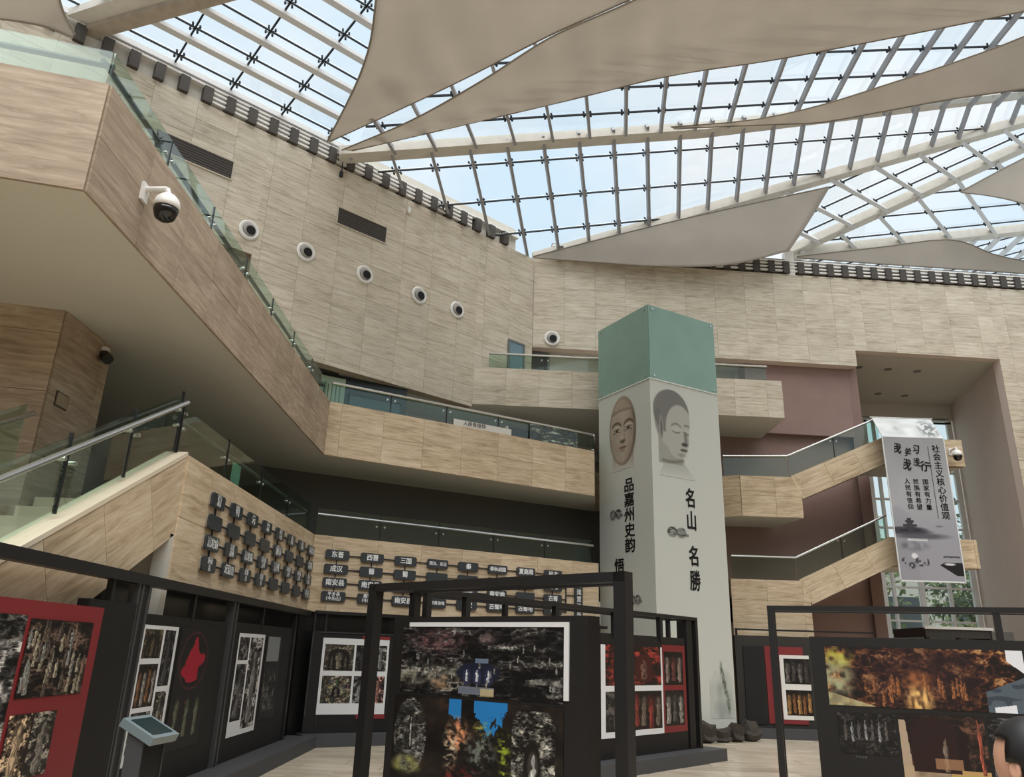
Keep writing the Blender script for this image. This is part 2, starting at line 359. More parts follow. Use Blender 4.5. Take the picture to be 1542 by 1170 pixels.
# ---- stair landing block at the right (levels 3 and 2), flights and half landings
def flight_block(name, land, z_top, z_bot, x0, x1, fl_x1, z_half, lowz, half_x1):
    M = frame((x0, YA), 90)
    L = x1 - x0
    # landing face, sloping flight face, half landing face
    tile_wall(name, M, [rect(0, L + .28, z_bot, z_top - .02) if lowz is None else rect(0, L + .28, lowz, z_top - .02)], .96, .58, TRAVW, depth=.2, z0=z_bot)
    rise = z_half - z_top; run = fl_x1 - x1; a = math.atan2(rise, run)
    ln = math.hypot(run, rise)
    Ms = M @ Matrix.Translation((L, 0, z_top)) @ Matrix.Rotation(-a, 4, 'Y')
    tile_wall(name + '_flight', Ms, [[(0.02, -.70), (ln, -.70), (ln, 0), (0.02, 0)]], .96, .70, TRAVW, depth=.2, z0=-.70, s0=.1)
    tile_wall(name + '_half', M, [rect(fl_x1 - x0 + .02, half_x1 - x0, z_half - .78, z_half)], .96, .78, TRAVW, depth=.2, z0=z_half - .78)
    st = MB().prism([(x1, YA + .2, z_top - .75), (fl_x1, YA + .2, z_half - .75), (fl_x1, YA + .2, z_half - .55), (x1, YA + .2, z_top - .55)], (0, 1.35, 0))
    o = st.build('floor_' + name[5:] + '_waist', PLASTER); o['kind'] = 'structure'
    slab('floor_' + name[5:] + '_half', [(fl_x1, YA + .2), (half_x1, YA + .2), (half_x1, YA + 1.6), (fl_x1, YA + 1.6)], z_half - .77, z_half - .5, PLASTER)
    slab('floor_' + name[5:] + '_landing', [(x0, YA + .005), (x1 + .27, YA + .005), (x1 + .1, YA + 1.75), (x0, YA + 1.75)], z_bot - .006, z_top - .5, PLASTER)
flight_block('wall_stair_upper', 3, L3T, L3B, 6.47, 7.88, 10.62, 7.86, None, 12.88)
flight_block('wall_stair_lower', 2, 3.80, 2.66, 6.03, 7.86, 10.46, 5.03, 0.0, 12.84)

# ---- enclosing shell behind and beside the camera
for nm, lo, hi in (('wall_rear', (-14, -9.2, 0), (20, -9, 9.0)), ('wall_left', (-12.2, -9, 0), (-12, 24, L3B)), ('wall_right', (19.0, -9, 0), (19.2, 23.2, 12.5)), ('wall_far_left', (-12, 26.8, 0), (10.6, 27.0, 8.6))):
    w = MB().box(lo, hi).build(nm, TRAVB); w['kind'] = 'structure'
w = MB().box((-12.2, 5, 6.1), (-12, 14, 12.0)).build('wall_left_upper', PINKL); w['kind'] = 'structure'

# ------------------------------------------------------------------ glazed roof
def line_in_poly(poly, p, d):
    """clip infinite 2D line p + t d by a convex ccw polygon -> (t0, t1) or None"""
    t0, t1 = -1e9, 1e9
    for i in range(len(poly)):
        a = poly[i]; b = poly[(i + 1) % len(poly)]
        nx, ny = -(b[1] - a[1]), (b[0] - a[0])
        den = nx * d[0] + ny * d[1]; num = nx * (p[0] - a[0]) + ny * (p[1] - a[1])
        if abs(den) < 1e-9:
            if num < 0: return None
            continue
        t = -num / den
        if den > 0: t0 = max(t0, t)
        else: t1 = min(t1, t)
    return (t0, t1) if t1 - t0 > .08 else None
def skylight(name, label, O, e1, nrm, region, bar_sp, bar_px, row_sp, row_px, bar_w=.075, bar_h=.16, seam=0.0, bar_mat=None, row_dir=None, fit=.7):
    O = Vector(O); e1 = Vector(e1).normalized(); nrm = Vector(nrm).normalized()
    if nrm.z < 0: nrm = -nrm
    ep = nrm.cross(e1).normalized()
    e2 = Vector(row_dir) if row_dir is not None else ep
    e2 = e2 / e2.dot(ep)                      # rows follow the beams; b still counts metres across the bars
    root = empty(name, loc=tuple(O), kind='structure'); root['label'] = label
    W3 = lambda a, b, h=0.: e1 * a + e2 * b + nrm * h
    def loc(q):
        d = Vector(q) - O; b = d.dot(ep); return ((d - e2 * b).dot(e1), b)
    P = [loc(q) for q in region]
    bar_off = loc(bar_px)[1] if not isinstance(bar_px, (int, float)) else bar_px
    row_off = loc(row_px)[0] if not isinstance(row_px, (int, float)) else row_px
    if area(P) < 0: P = P[::-1]
    amin, amax = min(p[0] for p in P), max(p[0] for p in P); bmin, bmax = min(p[1] for p in P), max(p[1] for p in P)
    ib = range(math.floor((bmin - bar_off) / bar_sp), math.ceil((bmax - bar_off) / bar_sp) + 1)
    ia = range(math.floor((amin - row_off) / row_sp), math.ceil((amax - row_off) / row_sp) + 1)
    nodes = MB()
    for i in ib:
        b = bar_off + i * bar_sp
        c = line_in_poly(P, (0, b), (1, 0))
        if c: MB().beam(W3(c[0], b, -bar_h / 2 - .06), W3(c[1], b, -bar_h / 2 - .06), bar_w, bar_h, nrm).build('glazing_bar', bar_mat or BARG, root)
        for j in ia:
            a = row_off + j * row_sp; g = .012
            q = clip_poly([(a + g, b + g + seam), (a + row_sp - g, b + g + seam), (a + row_sp - g, b + bar_sp - g + seam), (a + g, b + bar_sp - g + seam)], P)
            if len(q) > 2 and abs(area(q)) > .03:
                MB().prism([W3(x, y, 0) for x, y in q], nrm * .02).build('glass_pane', ROOFG, root)
            # four-arm fitting
            inside = all((P[(k + 1) % len(P)][0] - P[k][0]) * (b + seam - P[k][1]) - (P[(k + 1) % len(P)][1] - P[k][1]) * (a - P[k][0]) > 0 for k in range(len(P)))
            if inside:
                for sa, sb in ((1, 1), (1, -1), (-1, 1), (-1, -1)):
                    nodes.beam(W3(a, b + seam, -.07), W3(a + sa * .13 * fit, b + seam + sb * .13 * fit, -.05), .02 * fit, .02 * fit, nrm)
                    nodes.tube(W3(a + sa * .13 * fit, b + seam + sb * .13 * fit, -.075), W3(a + sa * .13 * fit, b + seam + sb * .13 * fit, -.005), .04 * fit, 6)
    if nodes.v: tag(nodes.build('spider_fittings', ROD, root), kind='stuff')
    for j in ia:
        a = row_off + j * row_sp; c = line_in_poly(P, (a, 0), (0, 1))
        if c: MB().beam(W3(a, c[0], -.05), W3(a, c[1], -.05), .035, .05, nrm).build('tie_rod', ROD, root)
    if seam:
        for i in ib:
            c = line_in_poly(P, (0, bar_off + i * bar_sp + seam), (1, 0))
            if c: MB().beam(W3(c[0], bar_off + i * bar_sp + seam, -.04), W3(c[1], bar_off + i * bar_sp + seam, -.04), .03, .04, nrm).build('joint_rod', ROD, root)
    return root

wl = dir_az(AZL); wn = Vector((wl.y, -wl.x, 0))           # wn: from the left wall into the hall
K3 = Vector((KX, KY, 13.95))
vb = vdir(1000, 1500)
n1 = wl.cross(vb).normalized(); n1 = n1 if n1.z > 0 else -n1
h1 = lambda x, y: on_plane(K3, n1, x, y)
A0, A1_, A2_ = h1(511, 228.6), h1(1010, 197), h1(1542, 145)
A2_ = h1(1600, 128)
B0, B1_ = h1(803, 388), h1(1010, 333.7); B2_ = h1(1542, 181)
Bd = (B2_ - B0); B3_ = h1(1600, 164.5)
A3_ = A2_
e2a = n1.cross(vb).normalized()
O1 = A0
bo = (h1(971.5, 199) - O1).dot(e2a)
skylight('ceiling_skylight_main', 'main sloping skylight of square clear panes above the pillar', O1, vb, n1, [A0 + Vector((0, 0, .1)), B0, B3_, A3_], 1.045, h1(971.5, 199), 1.30, h1(975, 228.6), row_dir=(A1_ - A0))
v2 = vdir(935, 760)
n2 = (A1_ - A0).cross(v2).normalized(); n2 = n2 if n2.z > 0 else -n2
e2b = n2.cross(v2).normalized()
R1p = lambda x, y: on_plane(A0, n2, x, y)
skylight('ceiling_skylight_near', 'skylight strip between the ridge beam and the large shade sails', A0, v2, n2,
         [A0, A3_, A3_ - v2 * 9.5, R1p(660, -200), R1p(592, 40)], 1.045, R1p(1160, 135), 1.30, R1p(1030, 162), row_dir=(A1_ - A0))
# side skylight over the left wall, bars running along the wall
tilt = math.radians(9)
nR0 = (UP * math.cos(tilt) - wn * math.sin(tilt)).normalized()
g0 = Vector((KX, KY, 14.42)) + wl * -7.2
q0 = lambda s, t: Vector((KX, KY, 14.42)) + wl * s + (wn * math.cos(tilt) + UP * math.sin(tilt)) * t
hR = lambda x, y: on_plane(g0, nR0, x, y)
skylight('ceiling_skylight_side', 'skylight with pale bars running along the left travertine wall', g0, wl, nR0,
         [q0(-20, -.05), q0(-6.9, -.05), hR(565, 100), hR(610, -40), hR(650, -220), q0(-20, 8.5)], .93, 0.02, 1.32, -.3, bar_w=.15, bar_h=.12, seam=-.30, bar_mat=BARM, fit=.62)
# right-hand folded planes
vr2 = vdir(2337, 874); nB = Bd.cross(vr2).normalized(); hB = lambda x, y: on_plane(B1_, nB, x, y)
Cc0, Cc1 = hB(1187, 380), hB(1542, 220); Cd = Cc1 - Cc0; Cc2 = Cc0 + Cd * 1.3
Bs = B0 + Bd * ((Cc0 - B0).dot(Bd) / Bd.length_squared * .93)
skylight('ceiling_skylight_fold', 'narrow folded skylight between two beams at the right', Cc0, vr2, nB, [B0 + Bd * .45, B3_, Cc2, Cc0], 1.05, hB(1290, 290), 1.1, hB(1330, 318), row_dir=Cd, bar_w=.13, bar_mat=BARM)
vr3 = vdir(1965, 1021); nC = Cd.cross(vr3).normalized(); hC = lambda x, y: on_plane(Cc0, nC, x, y)
D0, D1 = hC(1191, 383), hC(1542, 346); Dd = D1 - D0; D2 = D0 + Dd * 1.4
skylight('ceiling_skylight_low', 'low skylight of wide panes above the right travertine wall', Cc0, vr3, nC, [Cc0, Cc2, D2, D0], 1.35, hC(1404, 326), 1.6, hC(1400, 345), row_dir=Dd, bar_w=.13, bar_mat=BARM)
D3 = D2 + Vector((3, 10, 1.2)); D4 = D0 + Vector((2, 9, 1.2))
nD = Dd.cross(D4 - D0).normalized()
skylight('ceiling_skylight_far', 'far skylight seen past the lowest shade sail', D0, (D4 - D0), nD, [D0, D2, D3, D4], 1.2, .3, 1.4, .2, bar_w=.16, bar_mat=BARM)

beams = empty('ceiling_beams', loc=(0, 20, 14), kind='structure')
def roof_beam(p, q, w=.34, h=.34, m=CONC, up=UP):
    p = Vector(p) - Vector((0, 20, 14)); q = Vector(q) - Vector((0, 20, 14))
    MB().beam(p, q, w, h, up).build('roof_beam', m, beams)
Am_ = h1(1060, 191.5)
roof_beam(A0 + Vector((0, 0, -.10)), Am_ + Vector((0, 0, -.10)), .46, .26); roof_beam(Am_ + Vector((0, 0, -.10)), A3_ + Vector((0, 0, -.10)), .46, .26)
roof_beam(B0 + Vector((0, 0, -.05)), B3_ + Vector((0, 0, -.05)), .40, .30)
roof_beam(Cc0, Cc2, .5, .30); roof_beam(D0, D2, .5, .34)
eb = lambda x, y: on_plane(Vector((KX, KY, 14.3)), nR0, x, y)
roof_beam(eb(96, 52), eb(420, -40), .32, .42, mat('stained_timber', (165, 152, 136), .7, noise=.3, nscale=5))
roof_beam(eb(110, 30) , eb(420, -72), .42, .2)
N2 = on_wall((KX, KY), AZR, 1188, 383)
roof_beam(Vector((N2.x, N2.y + .12, 13.75)), Vector((N2.x, N2.y + .12, 14.65)), .28, .28, SLAT, up=(0, 1, 0))

# ---- louvre strips on top of the walls: dark brackets, white slats, gutter
def louvre(name, label, M, s0, s1, zb, sp, slat_from, slat_to, gut_h, gut_col):
    root = empty(name, M, label=label, cat='louvre')
    MB().box((s0, .10, zb), (s1, .3, zb + gut_h)).build('gutter', gut_col, root)
    MB().box((s0, -.06, zb + .44), (s1, .12, zb + .50)).build('top_rail', SLAT, root)
    n = int((s1 - s0) / sp)
    for i in range(n):
        s = s0 + (i + .5) * sp
        MB().box((s - .105, -.11, zb + .01), (s + .105, .09, zb + .43)).build('bracket', FIN, root)
    for k in range(3):
        z = zb + .09 + k * .125
        MB().box((slat_from, -.05, z), (slat_to, .02, z + .055)).build('slat', SLAT, root)
    return root
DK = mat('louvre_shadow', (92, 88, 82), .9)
louvre('louvre_strip', 'row of dark brackets and white slats on top of the left travertine wall', FWL, -17.5, -.7, TOP + .005, .55, -10.5, -2.6, .82, mat('gutter_concrete', (206, 200, 188), .85, noise=.12, nscale=3))
louvre('louvre_strip', 'row of dark brackets and white slats on top of the right travertine wall', FWR, .6, 20, TOP + .07, .50, .7, 20, .62, DK)

# ------------------------------------------------------------------ shade sails
SAILM = fabric('sail_canvas', (202, 194, 184))
def curve(pts, n):
    """Catmull-Rom through pts"""
    P = [Vector(p) for p in pts]; P = [P[0] * 2 - P[1]] + P + [P[-1] * 2 - P[-2]]; out = []; segs = len(P) - 3
    for i in range(n):
        u = i / (n - 1) * segs; k = min(int(u), segs - 1); t = u - k; a, b, c, d = P[k:k + 4]
        out.append(.5 * ((2 * b) + (c - a) * t + (2 * a - 5 * b + 4 * c - d) * t * t + (3 * b - a - 3 * c + d) * t ** 3))
    return out
def sail(label, e_a, e_b, sag=.25, wrinkle=.0, n=34, m=26, wfreq=60, hem=True):
    """ruled sheet between two edge curves that both start at the tip"""
    A = curve(e_a, n); B = curve(e_b, n); o0 = A[0].copy()
    V = []; F = []
    for i in range(n):
        for j in range(m):
            t = j / (m - 1); p = A[i].lerp(B[i], t); d = (B[i] - A[i])
            w = d.length
            p.z -= sag * math.sin(math.pi * t) * min(1, w / 3.)
            if wrinkle: p.z += wrinkle * math.sin(i / (n - 1) * wfreq + 2.2 * math.sin(i * .9) + t * 5) * (t ** 2) * (1 - t ** 6) * 1.6 * min(1, w / 1.5)
            V.append(p - o0)
    for i in range(n - 1):
        for j in range(m - 1): F.append((i * m + j, i * m + j + 1, (i + 1) * m + j + 1, (i + 1) * m + j))
    root = empty('shade_sail', loc=tuple(o0), label=label, cat='shade sail', group='canvas shade sails under the glass roof')
    b = MB().add(V, F).build('canvas', SAILM, root, smooth=True)
    so = b.modifiers.new('thick', 'SOLIDIFY'); so.thickness = .012
    if hem:
        for E in ([V[i * m] for i in range(n)], [V[i * m + m - 1] for i in range(n)]):
            MB().path(E[::2] + [E[-1]], .02, 6).build('edge_cable', mat('sail_hem', (132, 122, 108), .8), root)
    return root
T = lambda L: [at_y(*q) for q in L]
sail('largest cream canvas sail, plain and taut, filling the top middle of the roof',
     T([(493, 213, 16.6), (545, 105, 13.2), (566, 0, 11.2), (575, -230, 8.4)]), T([(497, 213, 16.6), (680, 128, 14.2), (830, 52, 12.7), (960, -6, 11.7), (1260, -150, 10.0)]), sag=.12)
sail('long wrinkled cream canvas sail running along the ridge beam, under the plain one',
     T([(515, 226, 16.9), (620, 181, 15.2), (725, 122, 13.9), (830, 56, 12.95), (960, -2, 12.0), (1250, -140, 10.6)]),
     T([(530, 227, 16.9), (690, 190, 16.3), (860, 150, 15.7), (1010, 114, 15.3), (1200, 84, 15.0), (1542, 17, 14.4), (1800, -40, 13.9)]), sag=.06, wrinkle=.07, n=130, m=30, wfreq=170)
sail('curved cream canvas sail twisting across the ridge beam towards the right',
     T([(1010, 191, 18.7), (1130, 181, 18.4), (1230, 160, 17.9), (1330, 129, 17.2), (1440, 93, 16.5), (1542, 55, 15.9), (1680, -5, 15.2)]),
     T([(1015, 194, 18.7), (1100, 190, 18.7), (1180, 187, 18.6), (1240, 184, 18.4), (1330, 168, 17.9), (1430, 150, 17.4), (1542, 134, 16.9), (1680, 112, 16.3)]), sag=.05)
sail('triangular cream canvas sail over the corner of the two travertine walls',
     T([(803, 386, 21.85), (900, 361, 21.85), (1010, 334, 21.9), (1130, 307, 21.9), (1250, 281, 21.9)]),
     T([(803, 388, 21.85), (900, 395, 21.8), (1000, 401, 21.75), (1100, 398, 21.75), (1189, 377, 21.8)]), sag=.06)
sail('small cream canvas sail between the folded skylights at the right',
     T([(1446, 289, 21.9), (1490, 265, 21.9), (1542, 238, 21.9), (1680, 170, 21.8)]), T([(1448, 290, 21.9), (1490, 295, 21.8), (1542, 307, 21.7), (1680, 350, 21.5)]), sag=.04)
sail('lowest cream canvas sail along the top of the right travertine wall',
     T([(1200, 386, 23.3), (1320, 373, 23.4), (1432, 361, 23.5), (1500, 384, 23.5), (1570, 398, 23.5)]), T([(1200, 388, 23.3), (1320, 397, 23.4), (1440, 405, 23.5), (1500, 409, 23.5), (1570, 414, 23.5)]), sag=.02)
sail('cream canvas sail above the near corner of the upper gallery',
     T([(112, 52, 9.5), (88, -8, 9.0), (80, -150, 7.6)]), T([(110, 56, 9.5), (40, 34, 9.2), (-160, 10, 8.6)]), sag=.02)

# ------------------------------------------------------------------ glass railings
def railing(name, label, path, h, pane=1.25, rail_h=None, rail_off=.09, post=False, rail_mat=None):
    P = [Vector(p) for p in path]; o = P[0].copy()
    root = empty(name, loc=tuple(o), label=label, cat='railing')
    rail_h = rail_h if rail_h is not None else h * .82
    hr = []
    for a, b in zip(P, P[1:]):
        L = (b - a).length; k = max(1, round(L / pane)); d = (b - a) / k
        hz = Vector((d.x, d.y, 0)).normalized(); nn = UP.cross(hz)
        for i in range(k):
            p = a + d * i + hz * .012; q = a + d * (i + 1) - hz * .012
            MB().prism([p - o - nn * .008, q - o - nn * .008, q - o - nn * .008 + UP * h, p - o - nn * .008 + UP * h], nn * .016).build('glass_panel', RAILG, root)
            if i > 0 or post:
                c = a + d * i - o
                MB().beam(c, c + UP * (h + .04 if post else h), .022 if not post else .035, .02, hz).build('joint_post', BLACK, root)
                for sgn in (-1, 1):
                    MB().tube(c + hz * (.09 * sgn) + UP * (rail_h - .12) - nn * .02, c + hz * (.09 * sgn) + UP * (rail_h - .12) + nn * .05, .022, 8).build('clamp', STEEL, root)
        hr.append((a - o + UP * rail_h + nn * rail_off, b - o + UP * rail_h + nn * rail_off))
    for a, b in hr:
        MB().tube(a, b, .03, 10).build('handrail', rail_mat or STEEL, root)
    return root
V3 = lambda p, z: Vector((p[0], p[1], z))
inw = Vector((-.09, 0, 0))
nearL = Vector((FC0[0][3], FC0[1][3]))
railing('glass_railing', 'pale green glass railing along the near and side edge of the upper gallery', [V3(nearL, L3T) + Vector((-.03, .09, 0)), V3(C0, L3T) + Vector((-.09, .09, 0)), V3(C1, L3T) + Vector((-.09, .05, 0))], .46, pane=1.35, rail_h=.36, rail_mat=mat('dark_handrail', (60, 62, 60), .3, metal=.6))
f3 = lambda s, dy=.09: Vector((C1.x, C1.y, 0)) + dir_az(AZ3) * s + Vector((n3.x, n3.y, 0)) * dy
railing('glass_railing', 'green glass railing on the front of the upper gallery left of the pillar', [f3(.05) + UP * L3T, f3(L3len) + UP * L3T, V3(CR, L3T) + Vector((.02, -.1, 0))], .46, pane=1.5, rail_h=.44, rail_off=-.05)
railing('glass_railing', 'clear glass railing on the topmost balcony behind the pillar', [Vector((-.7, 20.66, L4T)), Vector((7.42, 21.02, L4T))], .47, pane=1.6, rail_h=.45, rail_off=-.05)
railing('glass_railing', 'dark glass railing above the front row of plaques', [f3(.05) + UP * L2T, f3(L3len) + UP * L2T], .55, pane=1.5, rail_h=.42, rail_off=-.05)
railing('glass_railing', 'dark glass railing above the side row of plaques with steel caps', [Vector((-4.0, 9.0, L2T)), Vector((-3.98, 15.5, L2T))], .58, pane=1.6, post=True, rail_h=.45, rail_mat=mat('shaded_rail', (120, 122, 118), .4, metal=.6))
railing('glass_railing', 'glass railing of the right stair landing and flight at upper level', [Vector((6.1, YA + .3, L3T)), Vector((7.88, YA + .08, L3T)), Vector((10.6, YA + .08, 7.86))], .62, pane=1.4, rail_h=.6, rail_off=-.05)
railing('glass_railing', 'glass railing of the right stair landing and flight at lower level', [Vector((6.1, YA + .1, 3.80)), Vector((7.86, YA + .08, 3.80)), Vector((10.46, YA + .08, 5.03))], .62, pane=1.4, rail_h=.6, rail_off=-.05)

# ------------------------------------------------------------------ left stair flight
sl = math.atan2(3.80 - 2.25, 9.0 - 6.08)
stair = empty('stair_flight', Matrix.Translation((-3.88, 9.07, L2T)), label='travertine stair flight with glass railing rising to the plaque level', cat='stairs')
Lf = 8.6
# side cladding in a frame that follows the slope (X along the slope, down towards the viewer)
Ms = Matrix.Translation((0, 0, 0)) @ frame((0, 0), 0) @ Matrix.Rotation(-sl, 4, 'Y')
for i in range(9):
    a, b = -.96 * (i + 1) + .006, -.96 * i
    q = clip_poly([(a, -.84), (b, -.84), (b, 0), (a, 0)], [(-Lf, -.84), (-.40, -.84), (0.0, 0.0), (-Lf, 0)])
    if len(q) > 2: MB().prism([(x, 0, z) for x, z in q], (0, .12, 0)).build('side_slab', TRAVW, stair, Ms)
MB().box((-Lf, -.01, 0.0), (-.01, .26, .045)).build('coping', COPING, stair, Ms)
MB().box((-Lf, .12, -.84), (-.3, 1.5, -.70)).build('soffit', PLASTER, stair, Ms)
for i in range(24):
    y = -.05 - .30 * i; z = -.62 - .155 * i
    if L2T + z < 0: break
    MB().box((-1.50, y - .30, z - .2), (-.26, y, z)).build('step', COPING, stair)
MB().box((-.16, -.1, -L2T), (0, .06, -.95)).build('end_pier', PLASTER, stair)
railing('glass_railing', 'glass railing with bright steel handrail on the left stair flight', [Vector((-4.0, 8.93, L2T + .02)), Vector((-4.0, 8.93 - 7.2 * math.cos(sl), L2T + .04 - 7.2 * math.sin(sl)))], .70, pane=1.25, post=True, rail_h=.60, rail_off=.07)
railing('glass_railing', 'short glass railing on the inner side of the left stair flight', [Vector((-5.44, 8.3, L2T - .35)), Vector((-5.44, 4.2, L2T - .35 - 4.1 * math.tan(sl)))], .70, pane=1.25, rail_h=.60)

# ------------------------------------------------------------------ lettering
_tc = {}
def text_mesh(s, size=1., bold=0., line=1.0, extrude=.0):
    key = (s, bold)
    if key not in _tc:
        cu = bpy.data.curves.new('lettering', 'FONT'); cu.body = s; cu.size = 1.; cu.align_x = 'CENTER'; cu.align_y = 'CENTER'; cu.space_line = line
        cu.resolution_u = 2
        ob = bpy.data.objects.new('tmp', cu); COL.objects.link(ob)
        me = bpy.data.meshes.new_from_object(ob.evaluated_get(bpy.context.evaluated_depsgraph_get()))
        bpy.data.objects.remove(ob); bpy.data.curves.remove(cu)
        if bold:
            vv = [v.co.copy() for v in me.vertices]; ff = [tuple(p.vertices) for p in me.polygons]; n = len(vv); V = []; F = []
            for k, (dx, dy) in enumerate(((bold, bold * .6), (-bold, bold * .6), (0, -bold))):
                V += [(c.x + dx, c.y + dy, 0) for c in vv]; F += [tuple(i + k * n for i in f) for f in ff]
            me = bpy.data.meshes.new('lettering'); me.from_pydata(V, [], F); me.update()
        _tc[key] = me
    return _tc[key]
def put_text(name, s, x, z, size, m, parent, y=-.004, bold=0.01, sx=1., skew=0.):
    me = text_mesh(s, 1., bold).copy(); me.name = name; me.materials.clear(); me.materials.append(m)
    M = Matrix.Translation((x, y, z)) @ Matrix(((size * sx, size * skew, 0, 0), (0, 0, -1, 0), (0, size, 0, 0), (0, 0, 0, 1)))
    return link(name, me, m, parent, M)
WTXT = mat('white_lettering', (246, 246, 244), .6); KTXT = mat('black_lettering', (28, 27, 26), .7)

# ------------------------------------------------------------------ printed pictures (drawn as colour on a fine grid)
RNG = np.random.default_rng(11)
def vnoise(h, w, cells, seed=None):
    r = RNG if seed is None else np.random.default_rng(seed)
    ch, cw_ = max(2, int(cells[0])) + 2, max(2, int(cells[1])) + 2
    g = r.random((ch, cw_)); yy = np.linspace(0, ch - 2.001, h); xx = np.linspace(0, cw_ - 2.001, w)
    yi = yy.astype(int); xi = xx.astype(int); ty = (yy - yi)[:, None]; tx = (xx - xi)[None]; ty = ty * ty * (3 - 2 * ty); tx = tx * tx * (3 - 2 * tx)
    a = g[yi][:, xi]; b = g[yi][:, xi + 1]; c = g[yi + 1][:, xi]; d = g[yi + 1][:, xi + 1]
    return (a * (1 - tx) + b * tx) * (1 - ty) + (c * (1 - tx) + d * tx) * ty
def fbm(h, w, base=(3, 4), o=4):
    s = np.zeros((h, w)); t = 0
    for k in range(o): s += vnoise(h, w, (base[0] * 2 ** k, base[1] * 2 ** k)) * .6 ** k; t += .6 ** k
    return s / t
def ramp(f, stops):
    xs = [s[0] for s in stops]; return np.stack([np.interp(f, xs, [s[1][k] for s in stops]) for k in range(3)], -1)
def grid(h, w):
    return np.meshgrid(np.linspace(0, 1, h), np.linspace(0, 1, w), indexing='ij')   # Y down, X right
def blend(im, mask, col): im[:] = im * (1 - mask[..., None]) + np.array(col) * mask[..., None]
def soft(d, w): return np.clip(.5 - d / w, 0, 1)
def ell(Y, X, cy_, cx_, ry, rx, s=.15): return soft(np.sqrt(((Y - cy_) / ry) ** 2 + ((X - cx_) / rx) ** 2) - 1, s)
def stonepic(h, w, tone=(120, 116, 108), con=1.5, base=(5, 5), dark=(14, 13, 12)):
    f = fbm(h, w, base, 5); r = 1 - 2 * np.abs(fbm(h, w, (base[0] * 2.2, base[1] * 1.6), 4) - .5); fine = vnoise(h, w, (h // 3, w // 3))
    f = np.clip((f - .5) * con * 1.7 + (r - .82) * con * 1.5 + (fine - .5) * .32 + .42, 0, 1)
    return ramp(f, [(0, dark), (.45, tuple(c * .45 for c in tone)), (.8, tone), (1, tuple(min(255, c * 1.45) for c in tone))])
def figure(im, Y, X, cy_, cx_, hgt, wid, col, halo=None):
    """robed standing figure with weathered edges"""
    hh, ww = Y.shape; y0, y1 = max(0, int((cy_ - .62 * hgt) * hh)), min(hh, int((cy_ + .6 * hgt) * hh) + 1); x0, x1 = max(0, int((cx_ - wid) * ww)), min(ww, int((cx_ + wid) * ww) + 1)
    if y1 - y0 < 2 or x1 - x0 < 2: return
    y_, x_ = Y[y0:y1, x0:x1], X[y0:y1, x0:x1]; sub = im[y0:y1, x0:x1]; s = y_.shape
    if halo: blend(sub, ell(y_, x_, cy_ - hgt * .32, cx_, hgt * .22, wid * .62, .3) * .8, halo)
    n1_, n2_ = vnoise(*s, (9, 5)), vnoise(*s, (14, 8))
    u = (x_ - cx_ + (n1_ - .5) * wid * .35) / wid; t = (y_ - cy_) / hgt + (n2_ - .5) * .05
    prof = np.interp(t, [-.5, -.47, -.40, -.33, -.29, -.24, -.1, .05, .2, .42, .5, .52], [0, .13, .19, .17, .11, .40, .44, .34, .40, .46, .40, 0])
    m = soft(np.abs(u) - prof, .10) * (t > -.5) * (t < .52)
    fold = .72 + .35 * np.sin(u * 22 + 4 * n1_) * (t > -.2) * .5 + .35 * (n2_ - .5) - .55 * np.clip(u, -.5, .5)
    c = np.array(col)[None, None] * np.clip(fold, .25, 1.3)[..., None]
    sub[:] = sub * (1 - m[..., None]) + c * m[..., None]
def arch(im, Y, X, cy_, cx_, ry, rx, col):
    m = np.maximum(ell(Y, X, cy_ - ry * .35, cx_, ry * .65, rx), ((np.abs(X - cx_) < rx) & (Y > cy_ - ry * .35) & (Y < cy_ + ry)).astype(float)); blend(im, m, col)
def pic_niche(h, w, tone=(128, 118, 100), n=1):
    im = stonepic(h, w, tone, 1.0, (7, 7), (40, 36, 30)); Y, X = grid(h, w)
    arch(im, Y, X, .58, .5, .42, .36, (26, 22, 18))
    figure(im, Y, X, .62, .5, .62, .22, tuple(c * 1.05 for c in tone), tuple(c * .55 for c in tone))
    for d in (-.24, .24): figure(im, Y, X, .68, .5 + d, .46, .10, tuple(c * .8 for c in tone))
    return im
def pic_wall(h, w, tone=(128, 118, 100)):
    im = stonepic(h, w, tone, 1.1, (8, 8), (34, 30, 26)); Y, X = grid(h, w)
    for i in range(4):
        for j in range(7):
            if random.random() < .7: figure(im, Y, X, .18 + i * .2, .12 + j * .13, .17, .05, tuple(c * random.uniform(.7, 1.25) for c in tone))
    arch(im, Y, X, .6, .5, .18, .14, (22, 18, 15)); figure(im, Y, X, .6, .5, .3, .1, tuple(c * 1.1 for c in tone)); blend(im, ell(Y, X, .78, .5, .03, .3), (18, 15, 12)); return im
def pic_statues(h, w, tones=((150, 140, 125), (120, 80, 60)), n=5, bgc=(24, 20, 18)):
    im = stonepic(h, w, bgc, .9, (6, 6), (10, 9, 8)); Y, X = grid(h, w)
    for k in range(n):
        t = tones[k % len(tones)]; figure(im, Y, X, .55 + random.uniform(-.05, .05), (k + .5) / n, .75, .75 / n, t, tuple(c * .5 for c in t))
    return im
def pic_tall(h, w, tone=(130, 126, 120), dark=(16, 15, 14)):
    im = stonepic(h, w, tone, 1.5, (7, 3), dark); Y, X = grid(h, w); figure(im, Y, X, .55, .5, .78, .42, tuple(min(255, c * 1.2) for c in tone), tuple(c * .4 for c in tone)); return im
